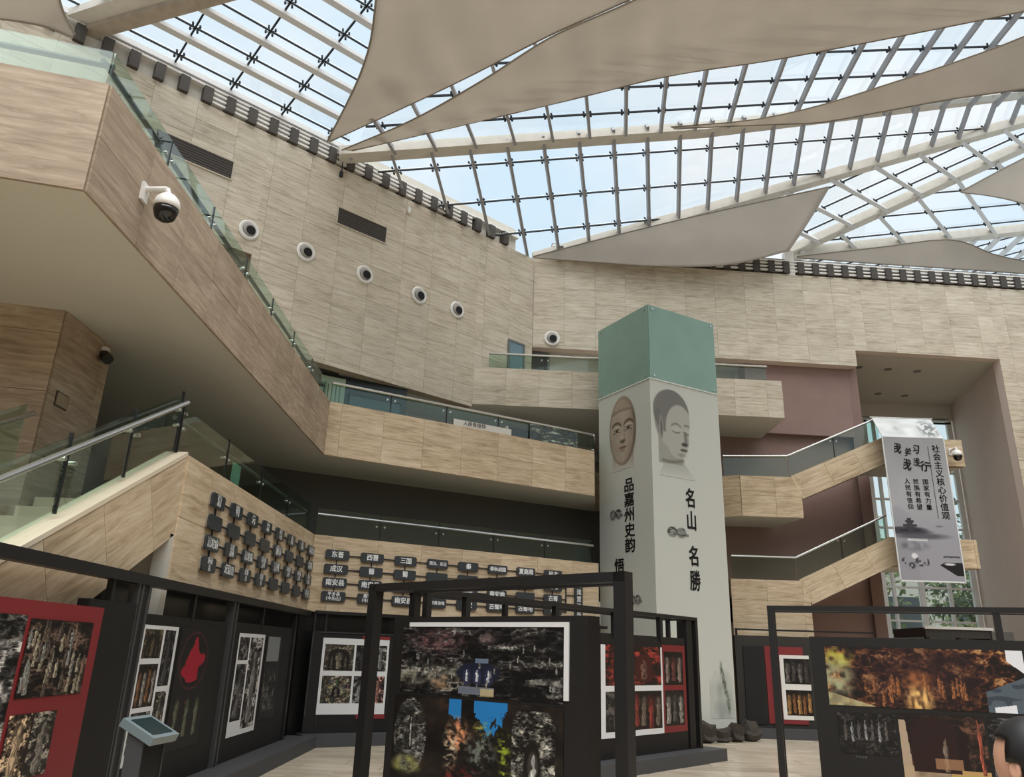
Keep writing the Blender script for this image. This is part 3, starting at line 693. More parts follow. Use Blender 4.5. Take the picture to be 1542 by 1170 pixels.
def pic_cliff(h, w):
    Y, X = grid(h, w)
    f = fbm(h, w, (6, 6), 5); st = fbm(h, w, (14, 6), 3); r = 1 - 2 * np.abs(fbm(h, w, (14, 16), 4) - .5); fine = vnoise(h, w, (h // 3, w // 2)); f = np.clip((f * .5 + st * .5 - .5) * 2.2 + (r - .85) * 1.6 + (fine - .5) * .3 + .34, 0, 1)
    im = ramp(f, [(0, (10, 9, 9)), (.5, (44, 42, 41)), (.8, (104, 101, 96)), (1, (176, 172, 160))])
    hf = np.clip((fbm(h, w, (16, 30), 3) - .25) * 1.6, 0, 1); blend(im, ell(Y, X, .20, .24, .16, .16, .9) * hf * .8, (140, 92, 92)); blend(im, ell(Y, X, .13, .55, .12, .07, .9) * hf * .8, (150, 124, 122))
    blend(im, soft(.62 - (Y - .02 + .25 * X), .15) * soft(X - .40, .1) * soft(Y - .88, .1) * hf * .8, (176, 170, 148))
    blend(im, ell(Y, X, .83, .31, .10, .09, .6) * .8 * hf, (172, 128, 90))
    blend(im, ((Y > .66) & (Y < .78) & (X > .8) & (Y > .98 - .32 * X)).astype(float) * .75 * hf, (188, 184, 172))
    blend(im, (ell(Y, X, .66, .52, .16, .13, .2)), (24, 28, 44))
    for cx_ in (.45, .515, .585):
        blend(im, ell(Y, X, .72, cx_, .12, .026, .3), (40, 44, 66))
        figure(im, Y, X, .70, cx_, .17, .020, (235, 236, 240))
    blend(im, ((X > .40) & (X < .62) & (Y > .86) & (Y < .97)).astype(float) * .9, (104, 110, 122)); blend(im, ((X > .54) & (X < .62) & (Y > .88) & (Y < .99)).astype(float) * .8, (178, 160, 118))
    blend(im, ((X > .50) & (X < .58) & (Y > .45) & (Y < .52)).astype(float) * .8, (112, 130, 150))
    for k in range(26): figure(im, Y, X, random.uniform(.25, .9), random.uniform(.05, .97), .10, .012, (150, 148, 140))
    return im
def pic_valley(h, w):
    im = ramp(np.clip(fbm(h, w, (6, 8), 4) * 1.6 - .45, 0, 1), [(0, (13, 11, 10)), (.6, (34, 27, 22)), (1, (60, 44, 34))]); Y, X = grid(h, w)
    rag = (fbm(h, w, (10, 30), 4) - .35) * .5
    sky = ((Y < .22 + .02 - rag * .7) & (X > .36) & (X < .44)) | ((Y + rag < .30 - 1.7 * np.abs(X - .60) ** 1.1 + .06) & (X > .515) & (X < .71))
    blend(im, sky.astype(float), (34, 112, 172))
    hf = np.clip((fbm(h, w, (30, 46), 3) - .40) * 3.4, 0, 1); hg = np.clip((fbm(h, w, (24, 40), 3) - .42) * 3.4, 0, 1)
    blend(im, ell(Y, X, .27, .57, .06, .045, .9) * hf, (178, 170, 66)); blend(im, (ell(Y, X, .42, .69, .14, .04, .9) + ell(Y, X, .72, .70, .16, .03, .9)).clip(0, 1) * hf, (134, 150, 44))
    blend(im, ell(Y, X, .36, .42, .15, .06, .9) * hg, (212, 142, 100)); blend(im, ell(Y, X, .50, .38, .20, .04, .9) * hf, (205, 180, 150))
    blend(im, ell(Y, X, .50, .56, .20, .08, .9) * hg * .9, (110, 116, 106)); blend(im, ell(Y, X, .86, .46, .16, .11, .9) * hf, (150, 34, 34))
    blend(im, ell(Y, X, .84, .52, .04, .02, .5), (226, 160, 96))
    # carved niches at both sides
    s1 = stonepic(h, w, (116, 114, 108), .9, (16, 20), (24, 22, 20)); m = ell(Y, X, .42, .115, .40, .11, .06); im[:] = im * (1 - m[..., None]) + s1 * m[..., None]
    figure(im, Y, X, .36, .115, .42, .03, (40, 38, 36)); figure(im, Y, X, .38, .12, .32, .014, (186, 184, 176))
    blend(im, ell(Y, X, .74, .10, .10, .09, .6) * vnoise(h, w, (18, 24)), (150, 150, 84))
    s2 = stonepic(h, w, (140, 136, 126), 1.1, (16, 24), (16, 14, 13)); m = ((X > .735) & (X < .965) & (Y > .05)).astype(float) * (1 - (1 - ell(Y, X, .5, .85, .52, .14, .1)) * (Y < .4)); im[:] = im * (1 - m[..., None]) + s2 * m[..., None]
    arch(im, Y, X, .72, .845, .40, .045, (20, 17, 14)); figure(im, Y, X, .74, .85, .58, .045, (226, 224, 216), (60, 56, 50))
    return im
def pic_cave(h, w):
    f = fbm(h, w, (6, 14), 5); r = 1 - 2 * np.abs(fbm(h, w, (10, 24), 4) - .5); fine = vnoise(h, w, (h // 3, w // 3)); f = np.clip((f - .5) * 2 + (r - .84) * 2. + (fine - .5) * .3 + .42, 0, 1); Y, X = grid(h, w)
    im = ramp(f, [(0, (18, 10, 9)), (.45, (62, 32, 22)), (.75, (112, 68, 40)), (1, (176, 132, 84))])
    blend(im, ell(Y, X, .45, .5, .55, .3, .8) * .55, (40, 20, 22))
    nn = vnoise(h, w, (14, 34)); blend(im, ell(Y, X, .2, .07, .16, .07, .9) * np.clip(nn * 1.7, 0, 1), (178, 170, 70)); blend(im, ell(Y, X, .55, .05, .30, .08, .9) * np.clip(nn * 1.5, 0, 1), (150, 150, 116)); blend(im, ((Y > .78 + .9 * X) & (X < .24)).astype(float) * (.6 + .4 * nn), (172, 164, 122))
    for k in range(16): figure(im, Y, X, random.uniform(.55, .85), random.uniform(.12, .8), .3, .02, (150, 92, 56))
    blend(im, ell(Y, X, .85, .47, .22, .06, .9) * np.clip(vnoise(h, w, (12, 60)) * 1.7, 0, 1), (216, 172, 104)); blend(im, ell(Y, X, .52, .46, .14, .07, .9) * .7 * np.clip(vnoise(h, w, (14, 40)) * 1.6, 0, 1), (168, 104, 58))
    g = ((X - .70) * 1.0 + (1 - Y) * .22 > .185 + .0 * Y) & (Y > .25)
    mm = ((X > .80) & (Y > 1.25 - .95 * X + .1) & (Y > .38 - 1.3 * (X - .84) + .25)).astype(float)
    blend(im, mm, (74, 84, 92)); blend(im, mm * (vnoise(h, w, (14, 20)) > .62), (52, 60, 70))
    blend(im, ((X > .92) & (Y < .30 - (0.99 - X) * 2.5 + .05)).astype(float), (206, 206, 210)); blend(im, ((X > .83) & (X < .935) & (Y > .90 + (.88 - X) * .5)).astype(float), (206, 206, 210))
    return im
def pic_dim(h, w):
    im = stonepic(h, w, (46, 42, 40), 1.2, (8, 8), (12, 11, 11)); Y, X = grid(h, w)
    for k in range(7): figure(im, Y, X, .42 + random.uniform(-.05, .05), .12 + .12 * k, .5, .06, (150, 150, 150) if k % 2 else (96, 90, 86))
    return im
def pic_hall(h, w):
    im = stonepic(h, w, (70, 46, 36), 1.0, (5, 6), (20, 10, 10)); Y, X = grid(h, w)
    blend(im, ((X < .07 + .12 * (Y > .75) * 0 + .05 * Y) & (Y > .1)).astype(float), (160, 140, 118)); blend(im, ((Y > .80) & (X < .6)).astype(float) * (.5 + .5 * vnoise(h, w, (8, 10))), (166, 144, 116)); blend(im, ((Y > .82) & (X > .55)).astype(float), (172, 138, 86))
    arch(im, Y, X, .45, .40, .42, .28, (34, 16, 16)); arch(im, Y, X, .5, .72, .3, .06, (24, 12, 12)); figure(im, Y, X, .6, .52, .5, .07, (130, 112, 96)); figure(im, Y, X, .45, .93, .8, .05, (176, 90, 66))
    blend(im, ((X > .38) & (X < .7) & (Y > .66) & (Y < .82)).astype(float) * .8, (150, 112, 80)); return im
def pic_rouge(h, w):
    im = stonepic(h, w, (110, 40, 34), 1.2, (6, 7), (20, 12, 11)); Y, X = grid(h, w)
    for cx_ in (.28, .68): arch(im, Y, X, .55, cx_, .36, .16, (60, 20, 18)); figure(im, Y, X, .6, cx_, .5, .12, (130, 92, 80))
    return im
def frame_pics(h, w, bgcol, cells):
    im = np.ones((h, w, 3)) * np.array(bgcol)
    for (x0, x1, y0, y1, fn) in cells:
        a, b, c, d = int(y0 * h), int(y1 * h), int(x0 * w), int(x1 * w); im[a:b, c:d] = fn(b - a, d - c) if callable(fn) else np.array(fn)
    return im
def print_sheet(name, im, x0, x1, z0, z1, parent, y=-.004, m=None, M=None, key=None):
    h, w = im.shape[:2]
    xs = np.linspace(x0, x1, w + 1); zs = np.linspace(z1, z0, h + 1)
    Z, X = np.meshgrid(zs, xs, indexing='ij'); co = np.stack([X, np.full_like(X, y), Z], -1).reshape(-1, 3)
    i = np.arange(h)[:, None] * (w + 1) + np.arange(w)[None]; q = np.stack([i, i + w + 1, i + w + 2, i + 1], -1).reshape(-1, 4)
    c = np.clip(im, 0, 255) / 255.; c = np.where(c <= .04045, c / 12.92, ((c + .055) / 1.055) ** 2.4).reshape(-1, 3)
    if key is not None:
        kp = np.abs(im.reshape(-1, 3) - np.array(key)).sum(1) > 12; q = q[kp]; c = c[kp]
    me = bpy.data.meshes.new(name); me.vertices.add(len(co)); me.vertices.foreach_set('co', co.astype(np.float32).ravel())
    me.loops.add(q.size); me.loops.foreach_set('vertex_index', q.astype(np.int32).ravel())
    me.polygons.add(len(q)); me.polygons.foreach_set('loop_start', np.arange(0, q.size, 4, dtype=np.int32)); me.update(calc_edges=True)
    cc = np.ones((len(q), 4, 4), np.float32); cc[:, :, :3] = c.reshape(-1, 1, 3)
    at = me.color_attributes.new('print', 'FLOAT_COLOR', 'CORNER'); at.data.foreach_set('color', cc.ravel())
    return link(name, me, m or printmat(), parent, M)

# ------------------------------------------------------------------ display pillar
PF, PR, PLf = Vector((3.42, 18.0)), Vector((5.40, 19.12)), Vector((2.37, 19.86))
PBk = PR + PLf - PF
GB, PT = 8.31, 10.31
pil = empty('display_pillar', loc=(PF.x, PF.y, 0), label='tall square pale pillar with printed faces and a green glass top', cat='pillar')
loc2 = lambda p, z: Vector((p.x - PF.x, p.y - PF.y, z))
PALE = mat('pillar_panel', (186, 187, 178), .55)
MB().prism([loc2(p, 0) for p in (PF, PR, PBk, PLf)], (0, 0, GB)).build('shaft', PALE, pil)
MB().prism([loc2(p * .78 + (PF + PBk) * .11, GB) for p in (PF, PR, PBk, PLf)], (0, 0, PT - GB - .25)).build('core', mat('core_green', (92, 128, 116), .6, noise=.1, nscale=1), pil)
FG = glass('frosted_green_glass', (.40, .60, .52), .10, .35)
azR_ = math.degrees(math.atan2(PR.x - PF.x, PR.y - PF.y)); azL_ = math.degrees(math.atan2(PF.x - PLf.x, PF.y - PLf.y))
wr_, wl_ = (PR - PF).length, (PF - PLf).length
for (p, az, ww) in ((Vector((0, 0)), azR_, wr_), (PLf - PF, azL_, wl_), (PR - PF, math.degrees(math.atan2(PBk.x - PR.x, PBk.y - PR.y)), wl_), (PBk - PF, math.degrees(math.atan2(PLf.x - PBk.x, PLf.y - PBk.y)), wr_)):
    Mf = frame((p.x, p.y), az)
    g = MB().box((.01, -.012, GB), (ww - .01, .012, PT)).build('glass_panel', mat('green_glass_panel', (122, 150, 136), .25, spec=.5, noise=.14, nscale=1.1), pil, Mf)
    for bx_ in (.13, ww - .13):
        for bz in (GB + .08, PT - .10): MB().tube((bx_, -.035, bz), (bx_, -.01, bz), .03, 10).build('bolt', STEEL, pil, Mf)
    MB().box((0, -.02, GB - .03), (ww, 0, GB)).build('seam_strip', mat('pale_trim', (200, 204, 196), .5), pil, Mf)
MR = frame((0, 0), azR_); ML = frame((PLf.x - PF.x, PLf.y - PF.y), azL_)
PBG = (186., 187., 178.)
def face_front(h, w):
    im = np.ones((h, w, 3)) * np.array(PBG); Y, X = grid(h, w)
    skin = ramp(np.clip(.5 + (X - .5) * .9 + .25 * (vnoise(h, w, (10, 10)) - .5), 0, 1), [(0, (150, 138, 122)), (.5, (172, 158, 140)), (1, (140, 126, 110))])
    nk = ((np.abs(X - .5) < .36) & (Y > .72)).astype(float) * np.clip((1.0 - Y) / .22, 0, 1) * .8; im[:] = im * (1 - nk[..., None]) + skin * nk[..., None]
    hd = ell(Y, X, .46, .5, .45, .46, .06); im[:] = im * (1 - hd[..., None]) + skin * hd[..., None]
    rim = hd * (1 - ell(Y, X, .46, .47, .43, .41, .14)); blend(im, rim * .7, (92, 80, 68))
    hair = hd * (Y < .24 - .10 * (1 - (X - .5) ** 2 * 4) + .06); blend(im, hair * .55, (150, 134, 116))
    hl = hd * soft(np.abs(Y - (.24 - .05 * np.cos((X - .5) * 3) + .012 * np.sin(X * 90))) - .008, .02); blend(im, hl * .8, (84, 72, 60))
    for s in (-1, 1):
        c = .5 + s * .2
        t = X - c; br = soft(np.abs(Y - (.345 + 1.6 * t * t - .03 * s * t)) - .014, .03) * (np.abs(t) < .165); blend(im, br * .95, (66, 54, 44))
        blend(im, ell(Y, X, .43, c, .05, .14, .4) * .5, (206, 194, 174))
        for yy, kk in ((.425, 1.0), (.462, .5)): blend(im, soft(np.abs(Y - (yy + .9 * t * t * (1 if kk < 1 else 1))) - .006, .02) * (np.abs(t) < .13) * .9, (60, 50, 42))
        blend(im, ell(Y, X, .447, c, .018, .045, .3), (50, 42, 36))
    blend(im, soft(np.abs(X - (.5 + .06)) - .012, .04) * ((Y > .40) & (Y < .60)) * .5, (106, 92, 78))
    blend(im, ell(Y, X, .60, .5, .028, .085, .5) * .9, (78, 64, 54)); blend(im, ell(Y, X, .565, .49, .03, .04, .6) * .6, (200, 186, 166))
    blend(im, ell(Y, X, .685, .5, .022, .12, .4) * .7, (136, 98, 86)); blend(im, soft(np.abs(Y - (.682 + .15 * (X - .5) ** 2)) - .004, .012) * (np.abs(X - .5) < .12), (64, 48, 42)); blend(im, ell(Y, X, .725, .5, .015, .07, .6) * .6, (118, 102, 88))
    return im
def face_side(h, w):
    im = np.ones((h, w, 3)) * np.array(PBG); Y, X = grid(h, w)
    shd = ((X > .30 - .9 * (Y - .76)) & (Y > .76) & (X < .34 + 1.5 * (Y - .62)) & (X < .98)).astype(float) * np.clip((1.02 - Y) / .2, 0, 1) * .7; blend(im, shd, (146, 146, 138))
    nk = ((X > .10) & (X < .62) & (Y > .55) & (Y < .85)).astype(float) * .9; blend(im, nk, (140, 138, 130))
    blend(im, soft(np.abs(Y - (.80 + .03 * np.sin(X * 5))) - .012, .03) * ((X > .16) & (X < .66)) * .8, (88, 86, 80))
    hd = np.maximum(ell(Y, X, .34, .42, .34, .40, .06), ell(Y, X, .52, .52, .26, .27, .06)); blend(im, hd, (160, 159, 150))
    hair = ell(Y, X, .26, .40, .26, .41, .06) * (1 - ell(Y, X, .46, .58, .30, .32, .08)); blend(im, hair * .85, (98, 95, 90))
    blend(im, ((X < .14) & (Y > .24) & (Y < .66)).astype(float) * hd * .6, (96, 94, 88)); blend(im, ell(Y, X, .46, .16, .14, .05, .3) * .9, (134, 132, 124)); blend(im, ell(Y, X, .46, .165, .10, .02, .5) * .9, (84, 82, 77))
    for c, wd in ((.50, .11), (.74, .06)):
        t = X - c; blend(im, soft(np.abs(Y - (.385 + 2.6 * t * t)) - .008, .02) * (np.abs(t) < wd) * .85, (84, 82, 77)); blend(im, soft(np.abs(Y - (.475 - 1.6 * t * t + .012)) - .006, .014) * (np.abs(t) < wd * .85) * .9, (70, 68, 63)); blend(im, ell(Y, X, .455, c, .028, wd * .9, .6) * .35, (182, 181, 172))
    blend(im, soft(np.abs(X - (.70 + .12 * (Y - .45))) - .03, .06) * ((Y > .46) & (Y < .62)) * .7, (78, 76, 70)); blend(im, ell(Y, X, .61, .68, .022, .07, .5) * .9, (54, 52, 48))
    blend(im, ell(Y, X, .675, .66, .018, .08, .5) * .8, (84, 80, 74)); blend(im, soft(np.abs(Y - .675) - .004, .012) * ((X > .58) & (X < .74)), (50, 48, 45)); blend(im, ell(Y, X, .735, .60, .02, .10, .8) * .5, (112, 110, 102))
    return im
def stamp(h, w):
    im = np.ones((h, w, 3)) * np.array(PBG); Y, X = grid(h, w)
    for c in (.27, .68):
        m = ell(Y, X, .5, c, .42, .23, .1); blend(im, m * .8, (110, 110, 104)); blend(im, m * (vnoise(h, w, (9, 9)) > .5) * .9, (58, 58, 55)); blend(im, ell(Y, X, .5, c, .2, .1, .2) * .7, (150, 150, 142))
    blend(im, ((X > .8) & (Y > .55) & (Y < .75)).astype(float) * .7, (90, 90, 85)); return im
def mist(h, w):
    im = np.ones((h, w, 3)) * np.array(PBG); Y, X = grid(h, w)
    blend(im, ell(Y, X, .72, .5, .42, .46, .9) * .5 * (.4 + vnoise(h, w, (6, 5))), (120, 126, 122))
    for k in range(5): blend(im, ell(Y, X, .2 + .15 * k, .5 + .06 * k, .12, .05, .9) * vnoise(h, w, (30, 16)) * 1.3, (78, 84, 74))
    return im
print_sheet('printed_face', face_front(120, 80), .42, 1.62, 6.10, 8.13, pil, -.006, M=ML, key=PBG)
print_sheet('printed_profile', face_side(120, 90), .08, 1.52, 5.85, 8.12, pil, -.006, M=MR, key=PBG)
print_sheet('seal_mark', stamp(24, 34), .42, .98, 4.92, 5.23, pil, -.006, M=ML, key=PBG); print_sheet('seal_mark', stamp(24, 34), .36, 1.06, 4.39, 4.69, pil, -.006, M=MR, key=PBG)
print_sheet('seal_mark', stamp(24, 34), 1.16, 1.64, 2.84, 3.12, pil, -.006, M=ML, key=PBG); print_sheet('ink_landscape', mist(80, 40), 1.50, 2.26, .45, 1.75, pil, -.006, M=MR, key=PBG)
for i, ch in enumerate('品嘉州史韵'): put_text('ink_letter', ch, 1.24, 5.40 - i * .41, .36, KTXT, pil, -.008, .025).matrix_local = ML @ Matrix.Translation((1.24, -.008, 5.72 - i * .37)) @ Matrix(((.42, 0, 0, 0), (0, 0, -1, 0), (0, .37, 0, 0), (0, 0, 0, 1)))
def ptxt(Mw, ch, x, z, sx, sz, bold=.03):
    put_text('ink_letter', ch, 0, 0, 1, KTXT, pil, 0, bold).matrix_local = Mw @ Matrix.Translation((x, -.008, z)) @ Matrix(((sx, 0, 0, 0), (0, 0, -1, 0), (0, sz, 0, 0), (0, 0, 0, 1)))
ptxt(ML, '悟', .81, 3.78, .40, .37)
for ch, z in (('名', 5.38), ('山', 4.83)): ptxt(MR, ch, 1.17, z, .34, .50)
for ch, z in (('名', 3.99), ('勝', 3.42)): ptxt(MR, ch, 1.20, z, .34, .50)

# rocks round the pillar foot
ROCK = mat('dark_rock', (58, 52, 46), .9, noise=.4, nscale=6, bump=.6)
random.seed(3)
def rock(label, x, y, r, hgt, grp='rocks at the foot of the pillar'):
    bm = bmesh.new(); bmesh.ops.create_icosphere(bm, subdivisions=2, radius=1)
    ph = [random.uniform(0, 6) for _ in range(6)]
    for v in bm.verts:
        k = 1 + .16 * math.sin(v.co.x * 4 + ph[0]) + .14 * math.sin(v.co.y * 5 + ph[1]) + .14 * math.sin(v.co.z * 6 + ph[2]) + .10 * math.sin(9 * (v.co.x + v.co.y) + ph[3])
        v.co = Vector((v.co.x * r * k, v.co.y * r * k, max(0, (v.co.z * .6 + .42)) * hgt * k))
    me = bpy.data.meshes.new('rock'); bm.to_mesh(me); bm.free()
    o = link('rock', me, ROCK); o.location = (x, y, 0); return tag(o, label, 'rock', grp)
fr = (PR - PF).normalized(); fo = Vector((fr.y, -fr.x))
ordn = ['first', 'second', 'third', 'fourth', 'fifth', 'sixth', 'seventh', 'eighth', 'ninth']
for k in range(6):
    p = PF + fr * (.15 + k * .44) + fo * .34; rock('dark rough rock, %s from the front edge of the pillar along its right face' % ordn[k], p.x, p.y, random.uniform(.18, .20), random.uniform(.30, .42))
q = (PLf - PF).normalized(); qo = Vector((-q.y, q.x))
for k in range(1):
    p = PF + q * (.45 + k * .44) + qo * .36; rock('dark rough rock, %s from the front edge of the pillar along its left face' % ordn[k], p.x, p.y, random.uniform(.17, .19), random.uniform(.28, .38))

# ------------------------------------------------------------------ plaques
PLQ = mat('plaque_slate', (50, 55, 58), .35, spec=.5); PLQE = mat('plaque_edge', (150, 140, 124), .5)
rows = [3.47, 3.19, 2.925, 2.66]; rname = ['top', 'second', 'third', 'bottom']
Ltxt = [['清', '明', '元', '宋', '五代\n十国', '唐', '隋', '南北朝'], ['', '', '', '', '前蜀', '', '', '北周'], ['嘉定府', '嘉定\n府州', '嘉定路', '嘉定府\n嘉州', '嘉州', '眉山郡\n嘉州', '眉山郡\n嘉州', '犍为\n南安'], ['乐山\n县', '龙游县', '龙游\n县', '龙游\n县', '', '', '', '平羌']]
Rtxt = [['东晋', '西晋', '三国', '西汉、东汉', '秦', '春秋战国', '夏商周', '远古'], ['成汉', '蜀', '蜀', '', '', '蜀国', '蜀国 蜀\n开明', '蜀地'], ['南安县', '南安县', '南安县', '', '南安', '南安地', '', '古蜀'], ['平乡县\n（今乐山）', '南安县\n（今乐山）', '南安县', '南安县治地', '南安', '古蜀地', '古蜀地', '蜀']]
def plaque(M, w, h, txt, label, right=True, down=True, sp=.735, rsp=.27, name='name_plaque', big=False):
    root = empty(name, M, label=label, cat='plaque', group='dark name plaques on the travertine fascia')
    fp = MB().prism([(x, -.075, z) for x, z in rrect(-w / 2, w / 2, -h / 2, h / 2, .035)], (0, .03, 0)).build('face_plate', PLQ, root)
    MB().prism([(x, -.045, z) for x, z in rrect(-w / 2 + .005, w / 2 - .005, -h / 2 + .005, h / 2 - .005, .03)], (0, .022, 0)).build('back_plate', PLQE, root)
    if right: MB().box((w / 2 - .02, -.055, -.011), (sp - w / 2, -.035, .011)).build('link_bar', ROD, root)
    if down: MB().box((-.008, -.055, -rsp + h / 2), (.008, -.035, -h / 2 + .02)).build('drop_bar', ROD, root)
    if txt:
        ls = txt.split('\n')
        for k, t in enumerate(ls):
            n = len(t); sz = min((.15 if big else .13) if len(ls) == 1 else .085, (w - .08) / n)
            put_text('lettering', t, 0, ((len(ls) - 1) / 2 - k) * .088, sz, WTXT, fp, -.079, .06 if big else .03)
    return root
for r in range(4):
    for c in range(8):
        t = Ltxt[r][c].replace('\n', '')
        lab = 'slate plaque on the side wall, %s row, %s from the fold in the wall' % (rname[r], ordn[7 - c])
        plaque(FN @ Matrix.Translation((10.1 + .736 * c - 15.56, 0, rows[r])), .46, .185, Ltxt[r][c], lab, right=True, down=r < 3, sp=.736 if c < 7 else .54, rsp=rows[r] - rows[min(3, r + 1)], big=True)
for r in range(4):
    for c in range(8):
        lab = 'slate plaque on the front wall, %s row, %s from the fold in the wall' % (rname[r], ordn[c])
        plaque(F3 @ Matrix.Translation((.515 + .742 * c, 0, rows[r])), .49, .19, Rtxt[r][c], lab, right=c < 7 or r > 0, down=r < 3, sp=.742 if c < 7 else .62, rsp=rows[r] - rows[min(3, r + 1)])
vp = empty('title_plaque', F3 @ Matrix.Translation((6.44, 0, 3.03)), label='narrow upright title plaque at the pillar end of the front wall', cat='plaque')
MB().prism([(x, -.075, z) for x, z in rrect(-.11, .11, -.52, .52, .03)], (0, .05, 0)).build('face_plate', PLQ, vp)
MB().box((-.36, -.055, -.40), (-.34, -.035, .40)).build('link_bar', ROD, vp); MB().box((-.36, -.055, -.01), (-.1, -.035, .01)).build('link_bar', ROD, vp)
for k, ch in enumerate('乐山建置沿革'): put_text('lettering', ch, 0, .40 - .16 * k, .14, WTXT, vp, -.078, .015)

# ------------------------------------------------------------------ exhibition partitions
WHT = (206, 205, 203); BLK = (24, 22, 22); REDC = (112, 36, 38)
def post(mb_name, root, x, y, z0, z1, w=.09, m=None): MB().box((x - w / 2, y - w / 2, z0), (x + w / 2, y + w / 2, z1)).build(mb_name, m or BLACK, root)
def bar(root, p, q, w=.09, h=.09): MB().beam(p, q, w, h).build('frame_bar', BLACK, root)

# centre stand: open black frame with a picture board
M1 = frame((-1.61, 9.71), 131.48)
s1 = empty('exhibition_stand', M1, label='black open-frame exhibition stand with cliff carvings and blue sky photographs', cat='exhibition stand')
HT = 2.45
for x in (.05, 3.60): post('frame_post', s1, x, 0, 0, HT, .13)
for x in (.30, 3.34): post('frame_post', s1, x, .42, 0, HT, .10)
bar(s1, (-.01, 0, HT - .045), (3.66, 0, HT - .045), .13, .09); bar(s1, (.30, .42, HT - .045), (3.34, .42, HT - .045), .10, .07)
bar(s1, (.05, 0, HT - .045), (.30, .42, HT - .045), .09, .07); bar(s1, (3.60, 0, HT - .045), (3.34, .42, HT - .045), .09, .07)
bd_s1 = MB().box((.50, -.06, 0.0), (3.24, .14, 2.06)).build('board', BLACKP, s1)
MB().box((.78, -.075, 1.955), (3.03, -.06, 2.0)).box((2.975, -.075, 1.30), (3.03, -.06, 1.955)).build('white_mount', mat('white_card', (205, 204, 203), .6), s1)
print_sheet('photo_print', pic_cliff(120, 260), .68, 2.96, 1.27, 1.945, bd_s1, -.066)
print_sheet('photo_print', pic_valley(150, 260), .62, 2.97, .30, 1.235, bd_s1, -.066)

# second stand, at right angles behind it
M2 = frame((-1.02, 10.08), 42.26)
s2 = empty('exhibition_stand', M2, label='black framed exhibition stand with red and white mounted photographs beside the pillar', cat='exhibition stand')
L2_ = 6.85
bar(s2, (0, 0, HT - .03), (L2_, 0, HT - .03), .08, .06); bar(s2, (.3, .62, HT - .03), (L2_ + .1, .62, HT - .03), .06, .05)
for x in (.05, .75, 2.65, 4.2, 5.6, L2_): post('frame_post', s2, x, 0, 0 if x in (.05, L2_) else 2.0, HT, .085)
for x in (2.2, L2_ + .08): post('frame_post', s2, x, .62, 0, HT, .07)
bar(s2, (L2_, 0, HT - .03), (L2_ + .08, .62, HT - .03), .07, .05)
bd_s2 = MB().box((1.2, .0, .2), (6.45, .16, 2.06)).build('board', BLACKP, s2)
MB().box((6.5, -.02, .2), (6.70, .18, 2.40)).build('end_post', BLACKP, s2)
MB().box((.6, -.35, 0), (L2_ + .35, .75, .20)).build('plinth', GREYM, s2)
s_of = lambda p: (Vector((p[0], p[1])) - Vector((-1.02, 10.08))).dot(Vector(dir_az(42.26)[:2]))
xa, xb = s_of((1.53, 12.9)), s_of((3.30, 14.85))
print_sheet('photo_print', frame_pics(150, 150, WHT, [(.0, 1, 0, .035, BLK), (.05, .68, .035, .47, lambda h, w: pic_rouge(h, w)), (.05, .30, .53, .94, lambda h, w: pic_tall(h, w, (60, 56, 52))), (.34, .68, .53, .94, lambda h, w: pic_statues(h, w, ((150, 60, 52), (120, 104, 90)), 4, (60, 20, 20))),
      (.70, 1, 0, 1, REDC), (.72, .97, .08, .47, lambda h, w: pic_statues(h, w, ((150, 130, 120), (110, 60, 56)), 3)), (.72, .97, .53, .93, lambda h, w: pic_statues(h, w, ((170, 160, 150), (90, 86, 78)), 3, (30, 26, 22)))]), xa, xb, .50, 1.93, bd_s2, -.006)

# far stand right of the pillar
M3 = frame((5.66, 19.80), 92)
s3 = empty('exhibition_stand', M3, label='black exhibition stand with a red strip and white mounted pictures below the stair', cat='exhibition stand')
MB().box((-.05, -.25, 0), (3.6, .5, .22)).build('plinth', GREYM, s3)
bd_s3 = MB().box((0, 0, .22), (3.4, .16, 2.30)).build('board', mat('olive_black', (42, 39, 34), .6), s3)
MB().box((.18, -.03, .3), (.66, .0, 2.05)).build('dark_leaf', BLACKP, s3)
bar(s3, (.04, .05, 2.44), (3.4, .05, 2.44), .05, .04); post('frame_post', s3, .06, .05, 2.28, 2.46, .05)
MB().box((.70, -.03, .32), (1.62, .0, 2.06)).build('red_panel', RED, s3)
post('frame_post', s3, .93, -.06, .22, 2.06, .08, mat('olive_black', (42, 39, 34), .6))
print_sheet('photo_print', frame_pics(110, 60, (214, 210, 204), [(.14, 1, .06, .46, lambda h, w: pic_statues(h, w, ((120, 112, 104), (80, 70, 66)), 4, (40, 32, 30))), (.14, 1, .55, .94, lambda h, w: pic_statues(h, w, ((190, 140, 80), (150, 96, 56)), 5, (40, 26, 20)))]), 1.04, 1.75, .42, 1.87, bd_s3, -.036)

